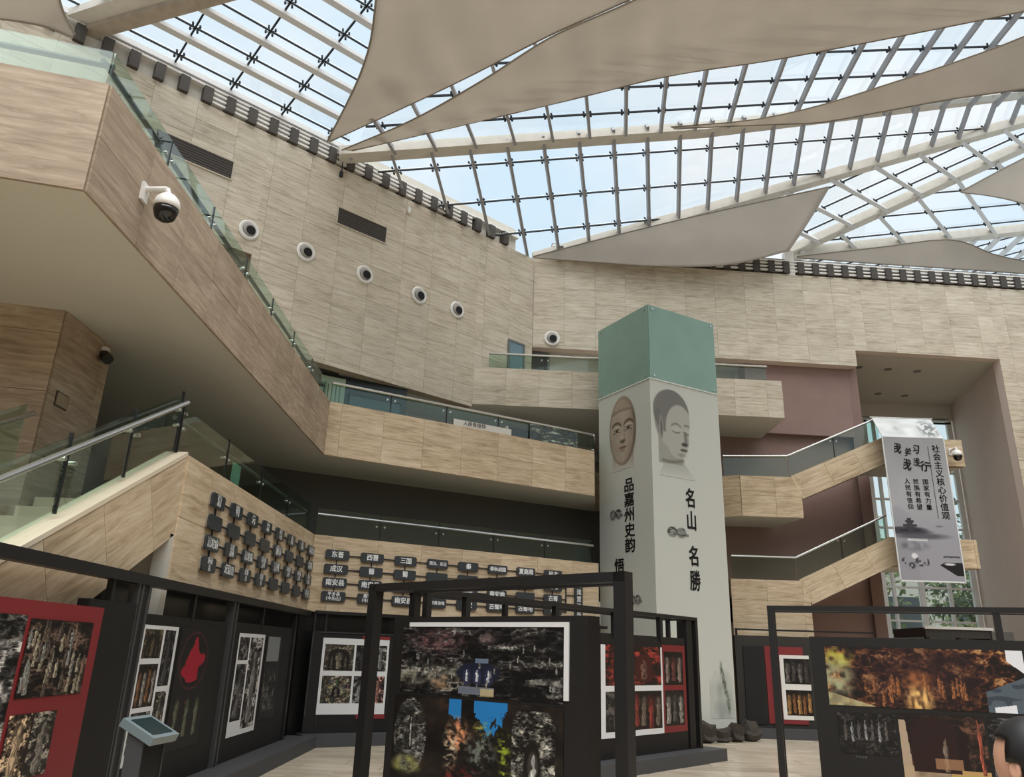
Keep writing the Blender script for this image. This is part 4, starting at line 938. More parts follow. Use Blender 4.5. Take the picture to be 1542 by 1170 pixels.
# right front stand
M4 = frame((3.74, 11.23), 111.52)
s4 = empty('exhibition_stand', M4, label='black open-frame exhibition stand with orange grotto photographs at the right', cat='exhibition stand')
bar(s4, (-.03, 0, HT - .035), (5.2, 0, HT - .035), .09, .07); post('frame_post', s4, 0, 0, 0, HT, .085); post('frame_post', s4, 2.76, 0, 2.0, HT, .075); post('frame_post', s4, 5.15, 0, 0, HT, .085)
bar(s4, (-.05, .75, HT - .03), (5.1, .75, HT - .03), .05, .04); post('frame_post', s4, 2.9, .75, 2.0, HT, .05); post('frame_post', s4, 0, .75, 0, HT, .05)
bd_s4 = MB().box((.48, -.05, 0), (5.0, .16, 2.045)).build('board', BLACKP, s4)
print_sheet('photo_print', pic_cave(110, 300), .66, 2.96, 1.19, 1.925, bd_s4, -.056)
print_sheet('photo_print', pic_dim(80, 90), .74, 1.42, .62, 1.10, bd_s4, -.056); print_sheet('photo_print', pic_hall(90, 120), 1.46, 2.42, .36, 1.13, bd_s4, -.056); print_sheet('photo_print', pic_tall(80, 70, (60, 58, 60)), 2.46, 2.9, .36, 1.13, bd_s4, -.056)
put_text('caption', '石窟造像', .98, .58, .035, mat('grey_lettering', (110, 108, 104), .7), s4, -.058, .005)

# side partition along the plaque wall (x = -3.75)
MS = frame((-3.72, 0), 0)                     # local x equals world y
s5 = empty('exhibition_partition', MS, label='long black partition of posts and rails below the side wall of plaques', cat='partition')
bar(s5, (2.6, 0, 2.30), (15.2, 0, 2.30), .12, .10)
for y in (3.4, 7.55, 8.18, 9.6, 11.0, 12.4, 14.3): post('frame_post', s5, y, .02, 0 if y in (8.18, 11.0, 14.3) else 1.95, 2.30, .10 if y in (8.18, 11.0, 14.3) else .06)
for y in (8.02, 8.10, 8.26, 10.93, 11.07): MB().box((y - .02, -.04, .2), (y + .02, .06, 2.28)).build('mullion', mat('mullion_grey', (62, 62, 62), .35, spec=.6), s5)
MB().box((2.6, -.42, 0), (15.05, .1, .2)).build('plinth', GREYM, s5)
MB().box((8.3, .0, .2), (10.85, .08, 1.98)).build('board', BLACKP, s5); MB().box((11.15, .0, .2), (14.2, .08, 2.0)).build('board', BLACKP, s5)
MB().box((7.08, -.05, .2), (8.0, .06, 2.05)).build('dark_leaf', BLACKP, s5)
print_sheet('photo_print', frame_pics(170, 70, WHT, [(.06, .56, .03, .25, lambda h, w: pic_niche(h, w, (96, 84, 62))), (.62, .93, .03, .46, lambda h, w: pic_tall(h, w, (66, 64, 62), (10, 9, 9))), (.06, .56, .29, .60, lambda h, w: pic_statues(h, w, ((140, 96, 66), (170, 160, 150)), 4, (60, 44, 32))),
      (.06, .56, .64, .92, lambda h, w: stonepic(h, w, (110, 106, 100), 1.4)), (.62, .93, .50, .90, lambda h, w: pic_tall(h, w, (126, 118, 104)))]), 8.34, 9.24, .52, 1.87, s5, -.006)
def emblem(h, w):
    im = np.ones((h, w, 3)) * np.array((25, 23, 23)); Y, X = grid(h, w)
    ring = soft(np.abs(np.sqrt(((Y - .28) / .24) ** 2 + ((X - .5) / .42) ** 2) - 1) - .03, .06); blend(im, ring * .6, (110, 40, 46))
    n = vnoise(h, w, (9, 7)); q_ = ell(Y, X, .34, .46, .13, .24, .9) + ell(Y, X, .22, .54, .12, .10, .9) + ell(Y, X, .27, .70, .05, .12, .9) + (vnoise(h, w, (16, 10)) - .5) * .9; blend(im, (q_ > .42).astype(float), (150, 26, 42))
    for k in range(3): figure(im, Y, X, .76, .2 + .3 * k, .3, .12, (120, 122, 96), (60, 62, 46))
    return im
print_sheet('emblem_print', emblem(150, 60), 9.32, 10.35, .55, 1.88, s5, -.006)
print_sheet('photo_print', frame_pics(160, 60, WHT, [(.05, .40, .04, .27, lambda h, w: stonepic(h, w, (86, 82, 78))), (.46, .94, .04, .95, lambda h, w: pic_tall(h, w, (128, 124, 118))), (.05, .40, .31, .86, lambda h, w: pic_tall(h, w, (84, 82, 80), (12, 11, 11)))]), 11.38, 12.62, .50, 1.86, s5, -.006)
print_sheet('photo_print', frame_pics(120, 24, BLK, [(.1, .9, .02, .32, (120, 122, 120)), (.1, .8, .42, .9, lambda h, w: stonepic(h, w, (70, 68, 64)))]), 12.75, 13.6, .62, 1.86, s5, -.006)
# red board in front of it
MRd = frame((-3.52, 0), 0)
rb = empty('picture_board', MRd, label='large red picture board with carved figure photographs', cat='picture board')
bd_rb = MB().box((3.0, 0, .15), (7.06, .07, 1.97)).build('board', RED, rb); MB().box((7.0, .01, 0), (7.12, .09, 1.97)).build('side_edge', BLACKP, rb); MB().box((3.2, .01, 0), (3.3, .07, .2)).build('foot', BLACKP, rb)
print_sheet('photo_print', stonepic(170, 200, (150, 146, 140), 1.3, (14, 12)), 3.2, 5.95, .25, 1.86, bd_rb, -.005)
def crowd(h, w):
    im = stonepic(h, w, (78, 62, 52), 1.2, (9, 7), (16, 12, 10)); Y, X = grid(h, w)
    for k in range(40): figure(im, Y, X, random.uniform(.12, .95), random.uniform(.04, .96), .26, .06, random.choice(((178, 166, 140), (150, 118, 100), (110, 96, 84), (160, 158, 150))))
    return im
print_sheet('photo_print', crowd(130, 100), 6.0, 6.92, 1.28, 1.84, bd_rb, -.006)
print_sheet('photo_print', frame_pics(110, 90, (40, 28, 24), [(.0, .48, 0, 1, lambda h, w: pic_tall(h, w, (176, 150, 120), (30, 20, 18))), (.52, 1, 0, 1, lambda h, w: pic_tall(h, w, (120, 112, 100), (30, 24, 20)))]), 6.0, 6.62, .72, 1.17, bd_rb, -.006)

# front partition along the plaque wall
MF = frame((-3.62, 15.38), AZ3)
s6 = empty('exhibition_partition', MF, label='black partition with white mounted niche photographs below the front wall of plaques', cat='partition')
bar(s6, (0, 0, 2.34), (L3len, 0, 2.34), .10, .06)
for x in (.0, .22, 1.75, 3.2, 4.8): post('frame_post', s6, x, .02, .2, 2.34, .05)
bd_s6 = MB().box((0, .0, .2), (L3len, .10, 2.0)).build('board', BLACKP, s6); MB().box((-.08, -.35, 0), (L3len + .2, .2, .2)).build('plinth', GREYM, s6)
MB().box((.12, -.02, 1.97), (3.0, 0.0, 1.985)).box((-.02, -.02, .5), (-.005, 0, 1.97)).build('edge_strip', mat('mullion_grey', (62, 62, 62), .35, spec=.6), s6)
print_sheet('photo_print', frame_pics(120, 130, WHT, [(.04, .47, .085, .44, lambda h, w: pic_niche(h, w)), (.04, .47, .50, .86, lambda h, w: pic_wall(h, w)), (.50, .76, .085, .44, lambda h, w: pic_tall(h, w, (50, 48, 46), (14, 13, 12))), (.79, .97, .085, .44, lambda h, w: pic_tall(h, w, (120, 118, 112))),
      (.50, .72, .50, .86, lambda h, w: pic_tall(h, w, (110, 108, 106))), (.75, .97, .50, .86, lambda h, w: pic_tall(h, w, (150, 110, 98)))]), .20, 1.55, .52, 1.88, bd_s6, -.006)
MB().box((.98, -.012, .44), (1.56, -.002, .52)).box((.98, -.012, 1.88), (1.56, -.002, 1.94)).build('red_band', RED, s6)
print_sheet('photo_print', frame_pics(60, 90, WHT, [(.05, .46, .1, .9, lambda h, w: pic_niche(h, w)), (.54, .95, .1, .9, lambda h, w: pic_wall(h, w))]), 4.9, 6.3, .6, 1.7, bd_s6, -.006)

# ------------------------------------------------------------------ information kiosk
kk = empty('information_kiosk', Matrix.Translation((-2.71, 6.5, 0)) @ Matrix.Rotation(math.radians(84), 4, 'Z'), label='slim dark information kiosk with tilted screen in front of the side partition', cat='kiosk')
MB().box((-.24, -.2, 0), (.24, .2, .03)).build('base', BLACK, kk)
MB().box((-.15, -.05, .03), (.15, .07, 1.05)).build('column', mat('kiosk_black', (24, 24, 25), .4), kk); MB().box((-.165, -.055, .03), (-.15, .075, 1.05)).box((.15, -.055, .03), (.165, .075, 1.05)).build('edge_trim', GREYM, kk)
Mk = Matrix.Translation((0, 0, 1.06)) @ Matrix.Rotation(math.radians(26), 4, 'X')
MB().box((-.19, -.15, -.03), (.19, .15, .03)).build('screen_case', mat('case_grey', (104, 116, 118), .4), kk, Mk); MB().box((-.145, -.11, .03), (.145, .11, .034)).build('screen', mat('screen_dark', (24, 44, 48), .12, spec=.6), kk, Mk)

# ------------------------------------------------------------------ wall fittings: air nozzles, grilles, cameras, signs
def nozzle(M, label):
    r = empty('air_nozzle', M, label=label, cat='air nozzle', group='round air nozzles in a row on the travertine walls')
    R = Matrix.Rotation(math.radians(90), 4, 'X')
    MB().lathe([(.15, 0), (.24, 0), (.25, .03), (.215, .06), (.17, .045), (.15, .02)], 28, R).build('ring', WHITE, r)
    MB().lathe([(.05, .0), (.165, .005), (.15, .06), (.12, .085)], 24, R).build('ball', mat('nozzle_grey', (150, 146, 138), .5), r)
    MB().lathe([(.01, .09), (.115, .092), (.11, .10), (.01, .101)], 20, R @ Matrix.Translation((.025, -.02, 0))).build('opening', mat('nozzle_black', (10, 10, 10), .8), r)
Kv = Vector((KX, KY, 0))
near = ['round white air nozzle nearest the upper railing on the left wall', 'second round white air nozzle from the upper railing on the left wall', 'third round white air nozzle from the upper railing on the left wall', 'fourth round white air nozzle from the upper railing on the left wall', 'round white air nozzle on the left wall closest to the wall corner']
for (x, y), lb in zip([(373.5, 349), (459.3, 381), (548.2, 414), (629.9, 444.8), (687, 467)], near):
    p = on_wall((KX, KY), AZL, x, y); s = (Vector((p.x, p.y, 0)) - Kv).dot(wl); nozzle(FWL @ Matrix.Translation((s, -.02, 10.92)), lb)
p = on_wall((KX, KY), AZR, 831, 510); nozzle(FWR @ Matrix.Translation(((Vector((p.x, p.y, 0)) - Kv).dot(dir_az(AZR)), -.02, 10.97)), 'round white air nozzle on the right wall above the topmost balcony')
def grille(s0, s1, z0, z1, label):
    r = empty('vent_grille', FWL @ Matrix.Translation((s0, -.022, z0)), label=label, cat='vent', group='dark vents in the left wall'); w = s1 - s0; h = z1 - z0
    MB().box((0, -.012, 0), (w, .0, h)).build('backing', mat('vent_dark', (62, 56, 50), .6), r)
    MB().box((-.03, -.03, -.03), (w + .03, 0, 0)).box((-.03, -.03, h), (w + .03, 0, h + .03)).box((-.03, -.03, 0), (0, 0, h)).box((w, -.03, 0), (w + .03, 0, h)).build('frame', mat('vent_frame', (186, 176, 158), .6), r)
    for k in range(7): MB().box((0, -.022, h * (k + .4) / 7), (w, -.01, h * (k + .4) / 7 + .018)).build('slat', mat('vent_slat', (74, 68, 61), .5), r)
sof = lambda x, y: (on_wall((KX, KY), AZL, x, y) - Kv).dot(wl)
grille(sof(253, 205) - .25, sof(349, 256), 12.03, 12.49, 'long dark vent grille beside the upper railing on the left wall')
grille(sof(508, 323), sof(580, 354), 12.06, 12.52, 'dark vent grille in the middle of the left travertine wall')

def dome_cam(name, M, label, arm=.42):
    r = empty(name, M, label=label, cat='security camera')
    MB().box((-.06, -.03, -.10), (.06, 0, .10)).build('wall_plate', WHITE, r)
    MB().path([Vector((0, -.02, .04)), Vector((0, -arm, .05)), Vector((0, -arm - .03, -.02))], .03, 10).build('arm', WHITE, r)
    C = Matrix.Translation((0, -arm - .03, -.02))
    MB().lathe([(.02, .0), (.07, -.01), (.115, -.06), (.13, -.12), (.128, -.16)], 24, C).build('housing', WHITE, r, smooth=True)
    MB().lathe([(.122, -.16), (.118, -.20), (.095, -.27), (.05, -.30), (.01, -.31)], 24, C).build('dome', mat('camera_black', (16, 16, 17), .15, spec=.6), r, smooth=True)
pc_ = on_wall((C0.x, C0.y), 0, 212, 290)
dome_cam('security_camera', frame((C0.x, C0.y), 0) @ Matrix.Translation((pc_.y - C0.y, -.022, pc_.z)), 'white dome security camera on a bracket on the side of the upper gallery', .24)
pb_ = at_y(1425, 686, YA); dome_cam('security_camera', frame((pb_.x, YA), 90) @ Matrix.Translation((.12, -.022, pb_.z + .10)), 'white dome security camera on the stair half landing behind the banner', .28)
# small speaker on the pier and framed notice
px_ = at_z(157, 508, 5.3)
sp = empty('spotlight', Matrix.Translation((-5.40, 9.55, 5.22)), label='small dark spotlight at the top corner of the brown pier', cat='spotlight')
MB().box((-.06, -.05, .06), (.02, .05, .16)).build('bracket', WHITE, sp); MB().tube((-.02, 0, .06), (.10, -.10, -.04), .07, 14).build('head', mat('spot_black', (34, 31, 29), .5), sp)
ns = empty('framed_notice', frame(pb, 0) @ Matrix.Translation((.28, -.024, 4.42)), label='small framed notice on the brown pier below the gallery', cat='notice')
MB().box((-.13, -.015, -.09), (.13, 0, .09)).build('frame', mat('notice_frame', (74, 66, 56), .5), ns); MB().box((-.115, -.018, -.075), (.115, -.015, .075)).build('sheet', mat('notice_sheet', (150, 132, 108), .6), ns)
# little hanging clips and lamps on the left wall
for k, (x, y, lb) in enumerate([(512, 262, 'small dark lamp hanging below the louvre where the sails meet'), (614, 317, 'small pale lamp fixed to the left wall under the louvre')]):
    p = on_wall((KX, KY), AZL, x, y); s = (Vector((p.x, p.y, 0)) - Kv).dot(wl)
    r = empty('small_lamp', FWL @ Matrix.Translation((s, -.03, p.z)), label=lb, cat='lamp')
    MB().tube((0, -.05, .0), (0, -.05, .38 if k == 0 else .12), .015, 8).build('stem', ROD if k == 0 else WHITE, r); MB().tube((0, -.05, -.12), (0, -.05, .02), .05, 10).build('head', ROD if k == 0 else WHITE, r)
# soffit downlights in the bay
for k, (x, y) in enumerate([(1293, 553), (1337, 556), (1381, 559), (1322, 593), (1362, 596)]):
    p = at_z(x, y, 11.2); r = empty('downlight', Matrix.Translation(p), label='small dark recessed downlight in the bay ceiling, %s' % (['outer row beside the stair core', 'outer row in the middle', 'outer row towards the bay side wall', 'inner row near the stair core', 'inner row near the side wall'][k]), cat='downlight', group='downlights in the bay ceiling')
    MB().lathe([(.10, -.012), (.13, -.012), (.13, .0), (.10, 0)], 20).build('trim_ring', mat('down_trim', (110, 104, 96), .5), r); MB().lathe([(.01, -.004), (.1, -.006)], 16).build('lens', mat('down_lens', (40, 36, 34), .4), r)
for k, (x, y) in enumerate([(402, 408), (112, 404)]):
    pass
# doors and panels on the upper floors
def door(name, M, w, h, label, m, fr):
    r = empty(name, M, kind='structure'); r['label'] = label
    MB().box((0, -.03, 0), (w, .0, h)).build('leaf', m, r)
    MB().box((-.06, -.05, 0), (0, 0, h + .06)).box((w, -.05, 0), (w + .06, 0, h + .06)).box((0, -.05, h), (w, 0, h + .06)).build('frame', fr, r)
    MB().box((w * .82, -.06, h * .45), (w * .86, -.03, h * .55)).build('handle', STEEL, r)
door('door_1', FWL @ Matrix.Translation((sof(766, 515), -.022, 8.95)), .55, 1.62, 'blue glass door at the end of the left wall', mat('door_glass_blue', (96, 122, 130), .2, spec=.6), mat('door_frame_grey', (110, 112, 108), .5))
door('door_2', FWR @ Matrix.Translation((.03, .34, 8.9)) @ Matrix.Rotation(math.atan2(.98, 7.5), 4, 'Z'), .52, 1.66, 'dark door in the upper corridor', mat('door_dark', (46, 44, 46), .5), mat('door_frame_grey', (110, 112, 108), .5))
# level 3 interior: dark screens and posters behind the glass
for k, (s, w_, h_, z, m, nm, lb) in enumerate([(.35, 1.5, .62, 7.1, mat('screen_teal', (40, 62, 66), .2, spec=.6), 'display_screen', 'dark teal display screen behind the gallery glass nearest the side gallery'),
        (2.75, 1.35, .62, 7.1, mat('screen_teal', (40, 62, 66), .2, spec=.6), 'display_screen', 'dark teal display screen behind the gallery glass nearer the pillar'),
        (1.98, .62, 1.5, 6.6, mat('pale_green_board', (150, 164, 140), .6), 'striped_board', 'pale green striped board between two display screens'),
        (4.35, .5, .7, 6.75, mat('teal_sign', (120, 190, 190), .5), 'small_sign', 'bright teal sign at the end of the gallery screens'),
        (7.35, .9, 1.4, 6.3, mat('dark_opening', (34, 30, 27), .7), 'display_cabinet', 'dark display cabinet behind the gallery railing near the pillar')]):
    r = empty(nm, BK3 @ Matrix.Translation((s, -.02, z)), label=lb, cat=nm.split('_')[1])
    MB().box((0, -.06, 0), (w_, .0, h_)).build('body', m, r)
    if nm == 'display_screen': MB().box((-.05, -.08, -.06), (w_ + .05, -.0, 0)).box((-.05, -.08, h_), (w_ + .05, 0, h_ + .05)).build('frame', BLACK, r)
    if nm == 'striped_board':
        for j in range(5): MB().box((.08 + j * .1, -.07, .2), (.10 + j * .1, -.06, 1.3)).build('stripe', mat('green_stripe', (74, 92, 74), .6), r)
    if nm == 'display_cabinet': MB().box((-.06, -.08, 0), (0, 0, h_)).box((w_, -.08, 0), (w_ + .06, 0, h_)).build('frame', PINKL, r)
    if nm == 'small_sign': MB().box((.1, -.07, .1), (.4, -.06, .3)).build('mark', BLACK, r)
bn = empty('notice_strip', F3 @ Matrix.Translation((2.98, .05, L3T + .0)), label='white printed strip on the gallery railing beside the teal sign', cat='notice')
MB().box((0, 0, .0), (1.55, .02, .17)).build('sheet', mat('notice_white', (205, 200, 190), .6), bn); put_text('lettering', '人民有信仰', .55, .10, .12, KTXT, bn, -.004, .012)
bk = empty('mural_panel', F3 @ Matrix.Translation((5.05, .045, L3T + .01)), label='mottled green landscape print on the last gallery railing panel before the pillar', cat='print')
im = stonepic(40, 60, (138, 150, 138), .8, (6, 6), (74, 90, 96)); print_sheet('mural_print', im, 0, 1.42, 0, .42, bk, -.004); MB().box((0, 0, 0), (1.42, .012, .42)).build('backing', GREYM, bk)
gs = empty('hanging_sign', Matrix.Translation((-4.06, 11.25, L2T + .06)), label='pale green sign on the dark glass railing above the side plaques', cat='sign')
MB().box((-.01, -.16, 0), (.01, .16, .34)).build('plate', mat('pale_teal', (134, 176, 160), .5), gs)

# ------------------------------------------------------------------ hanging banner
BX0, BX1, BY, BZ0, BZ1 = 10.36, 12.06, 20.6, 3.82, 7.73
bnr = empty('hanging_banner', Matrix.Translation((BX0, BY, BZ0)), label='long grey hanging banner with ink pavilion, boat and black slogan', cat='banner')
bw, bh = BX1 - BX0, BZ1 - BZ0
def banner_pic(h, w):
    Y, X = grid(h, w); im = ramp(Y + .12 * (vnoise(h, w, (6, 4)) - .5), [(0, (142, 142, 142)), (.45, (160, 160, 162)), (.62, (150, 149, 154)), (1, (146, 144, 150))])
    blend(im, soft(Y - (.50 + .05 * np.sin(X * 7) * (X < .4)), .05) * 0, (130, 130, 134)); blend(im, ((Y > .50) & (X < .30) & (Y > .46 + .35 * X)).astype(float) * .25, (124, 124, 130))
    for dy, wd in ((.655, .30), (.672, .36)): blend(im, ell(Y, X, dy, .20, .018, wd, .5) * .9, (54, 52, 58))
    for yy, ww in ((.585, .03), (.60, .07), (.612, .05), (.628, .11), (.645, .07), (.662, .16)): blend(im, (np.abs(X - .25) < ww).astype(float) * soft(np.abs(Y - yy) - .007, .006), (38, 37, 42))
    blend(im, ((np.abs(X - .25) < .05) & (Y > .60) & (Y < .67)).astype(float) * .8, (60, 58, 64)); blend(im, ((X > .18) & (X < .50) & (Y > .715) & (Y < .735)).astype(float), (206, 204, 206)); blend(im, ell(Y, X, .70, .40, .02, .4, .8) * .8, (70, 68, 76))
    blend(im, ell(Y, X, .77, .25, .03, .22, .9) * .6 * vnoise(h, w, (30, 20)), (70, 68, 74))
    for cx_, cy_ in ((.10, .87), (.26, .86), (.34, .885), (.44, .875), (.20, .90)): blend(im, ell(Y, X, cy_, cx_, .02, .05, .7) * (vnoise(h, w, (60, 30)) > .45), (50, 48, 52)); blend(im, ell(Y, X, .835, .26, .015, .04, .6), (214, 210, 212))
    boat = ((Y > .875 + .20 * np.maximum(0, .0 + .12 - (X - .60))) & (Y < .875 + .085 * np.clip((X - .58) / .3, 0, 1)) & (X > .58)); blend(im, boat.astype(float), (24, 23, 26)); blend(im, ell(Y, X, .885, .80, .008, .09, .4), (196, 194, 196))
    for cx_ in (.78, .9): blend(im, soft(np.abs(Y - (.835 + .6 * (X - cx_) ** 2)) - .004, .006) * (np.abs(X - cx_) < .07), (44, 42, 46))
    blend(im, ell(Y, X, .63, .72, .006, .06, .6) * .6, (84, 82, 86)); return im
def banner_top(h, w):
    Y, X = grid(h, w); im = ramp(vnoise(h, w, (5, 6)), [(0, (176, 178, 176)), (1, (206, 207, 205))]); blend(im, ell(Y, X, .55, .84, .40, .14, .8) * (vnoise(h, w, (16, 24)) > .4) * .8, (84, 86, 86)); blend(im, ell(Y, X, .55, .3, .10, .04, .7) * .3, (120, 122, 122)); return im
MB().box((0, 0, 0), (bw, .012, bh)).build('cloth', mat('banner_back', (150, 150, 150), .8), bnr); print_sheet('banner_print', banner_pic(220, 96), .0, bw, 0, bh, bnr, -.004)
Mt = Matrix.Translation((0, 0, bh)) @ Matrix.Rotation(-math.atan2(.48, .70), 4, 'X')
MB().box((0, 0, 0), (bw, .012, .85)).build('top_fold', mat('banner_back', (150, 150, 150), .8), bnr, Mt); print_sheet('banner_top_print', banner_top(50, 96), 0, bw, 0, .85, bnr, -.004, M=Mt)
for bx_ in (.3, bw - .3): MB().box((bx_ - .03, .012, bh - .16), (bx_ + .03, YA - .024 - BY, bh - .10)).build('bracket', STEEL, bnr)
EDG = mat('banner_edge', (205, 205, 205), .6)
MB().box((-.02, -.008, 0), (.01, .016, bh)).box((bw - .01, -.008, 0), (bw + .02, .016, bh)).box((-.02, -.008, -.02), (bw + .02, .016, .02)).build('edge_hem', EDG, bnr)
MB().tube((-.05, 0, .86), (bw + .05, 0, .86), .022, 10).build('top_rod', STEEL, bnr, Mt)
def btxt(s, x, z, size, bold=.015, skew=0., sx=1.): put_text('lettering', s, x, z, size, KTXT, bnr, -.01, bold, sx, skew)
for k, ch in enumerate('社会主义核心价值观'): btxt(ch, 1.44 , bh - .32 - k * .232, .225, .015)
MB().box((1.22, -.008, bh - 2.25), (1.235, -.004, bh - .25)).build('ruled_line', KTXT, bnr)
for ch, x, z, s_ in (('我', .33, .34, .30), ('学', .62, .44, .25), ('习', .86, .35, .27), ('我', .53, .80, .33), ('践', .82, .72, .25), ('彳', .99, .82, .30), ('亍', 1.10, .84, .30)): btxt(ch, x, bh - z, s_, .03, .25)
for col, x in (('国家有力量', 1.02), ('民族有希望', .76), ('人民有信仰', .52)):
    for k, ch in enumerate(col): btxt(ch, x, bh - 1.26 - k * .175, .165, .015)

# ------------------------------------------------------------------ bay window and the garden beyond
WHTF = mat('window_white', (212, 210, 204), .5)
win = empty('window_1', Matrix.Translation((13.42, 28.0, 0)), kind='structure'); win['label'] = 'tall bay window with white mullions behind the banner'
xs = [0, .36, 1.35, 2.35, 3.25]; zs = [0, 1.1, 2.15, 3.2, 4.35, 5.4, 6.45, 7.5, 8.55, 9.6, 10.62]
for k, x in enumerate(xs): MB().box((x - (.05 if k % 2 else .09), -.06, 0), (x + (.05 if k % 2 else .09), .06, 10.62)).build('mullion', WHTF, win)
for z in zs: MB().box((0, -.05, z - .035), (3.25, .05, z + .035)).build('transom', WHTF, win)
for i in range(4):
    for j in range(10): MB().box((xs[i] + .05, -.008, zs[j] + .035), (xs[i + 1] - .05, .008, zs[j + 1] - .035)).build('window_pane', WING, win)
MB().box((0, -.1, 10.44), (3.3, .0, 10.5)).build('blind_rail', BLACK, win)
slab('floor_garden', [(6, 28.4), (40, 28.4), (40, 60), (6, 60)], -.4, -.1, mat('garden_ground', (96, 100, 70), .9, noise=.3, nscale=2))
LEAF = [mat('leaf_green', (86, 104, 58), .7, noise=.35, nscale=5), mat('leaf_olive', (112, 116, 76), .7, noise=.3, nscale=5), mat('leaf_dark', (52, 70, 44), .7, noise=.3, nscale=5)]
BARK = mat('bark', (84, 70, 56), .9, noise=.3, nscale=8)
def tree(x, y, h, r, m, label, n=900):
    rng = np.random.default_rng(int(x * 31 + y * 7)); root = empty('garden_tree', loc=(x, y, -.1), label=label, cat='tree', group='garden trees beyond the bay window')
    t = MB(); t.tube((0, 0, 0), (.1, 0, h * .55), .16, 10, .09)
    for k in range(5):
        a = k * 1.3; t.tube((.08, 0, h * (.4 + .05 * k)), (math.cos(a) * r * .6, math.sin(a) * r * .6, h * (.6 + .06 * k)), .06, 7, .025)
    t.build('trunk', BARK, root)
    L = MB()
    for k in range(n):
        d = rng.normal(size=3); d /= np.linalg.norm(d); q = d * rng.random() ** .4 * np.array([r, r, h * .38]); c = Vector((q[0], q[1], q[2] + h * .64))
        a = Vector(rng.normal(size=3)).normalized() * rng.uniform(.12, .26); b = a.orthogonal().normalized() * a.length * .55
        L.add([c - a, c + b, c + a, c - b], [(0, 1, 2, 3)])
    tag(L.build('foliage', m, root), kind='stuff'); return root
tree(15.4, 34.5, 7.5, 2.1, LEAF[0], 'mid green leafy tree in the garden, in line with the window centre')
tree(20.2, 33.5, 9.0, 2.4, LEAF[2], 'dark green tall tree in the garden towards the bay side wall')
tree(17.0, 41.0, 11.0, 3.0, LEAF[1], 'olive green tree farthest out in the garden')
tree(24.5, 41.5, 8.0, 2.6, LEAF[0], 'mid green tree at the far edge of the garden by the side wall')
tree(17.6, 30.4, 3.4, 1.1, LEAF[1], 'low olive shrub close to the bay window')
hs = empty('garden_building', Matrix.Translation((10.5, 46, -.1)), label='pale low building far behind the garden trees', cat='building')
MB().box((0, 0, 0), (22, 6, 7.5)).build('wall', mat('far_wall', (190, 186, 178), .8), hs); MB().box((-.4, -.4, 7.5), (22.4, 6.4, 7.9)).build('roof', mat('far_roof', (110, 108, 104), .8), hs)
for k in range(6): MB().box((1.5 + 3.4 * k, -.08, 3.6), (3.3 + 3.4 * k, 0, 5.6)).build('window', mat('far_window', (70, 78, 84), .3), hs)
# entrance lobby box inside the bay
lb = empty('entrance_lobby', Matrix.Translation((12.6, 24.0, 0)), label='dark entrance lobby box with white roof edge below the bay window', cat='lobby')
MB().box((0, 0, 2.55), (2.0, 2.0, 2.82)).build('roof', mat('lobby_dark', (58, 56, 54), .5), lb); MB().box((-.03, -.05, 2.78), (2.03, 0, 2.86)).build('roof_edge', WHTF, lb)
for x in (.06, 1.0, 1.94): MB().box((x - .05, .02, 0), (x + .05, .12, 2.55)).build('post', BLACK, lb)
MB().box((.1, .05, 0), (1.9, .07, 2.5)).build('glass_wall', glass('lobby_glass', (.25, .29, .29), .1), lb); MB().box((1.95, -.06, 2.3), (2.6, 1.2, 2.75)).build('side_box', mat('lobby_grey', (92, 90, 86), .6), lb)

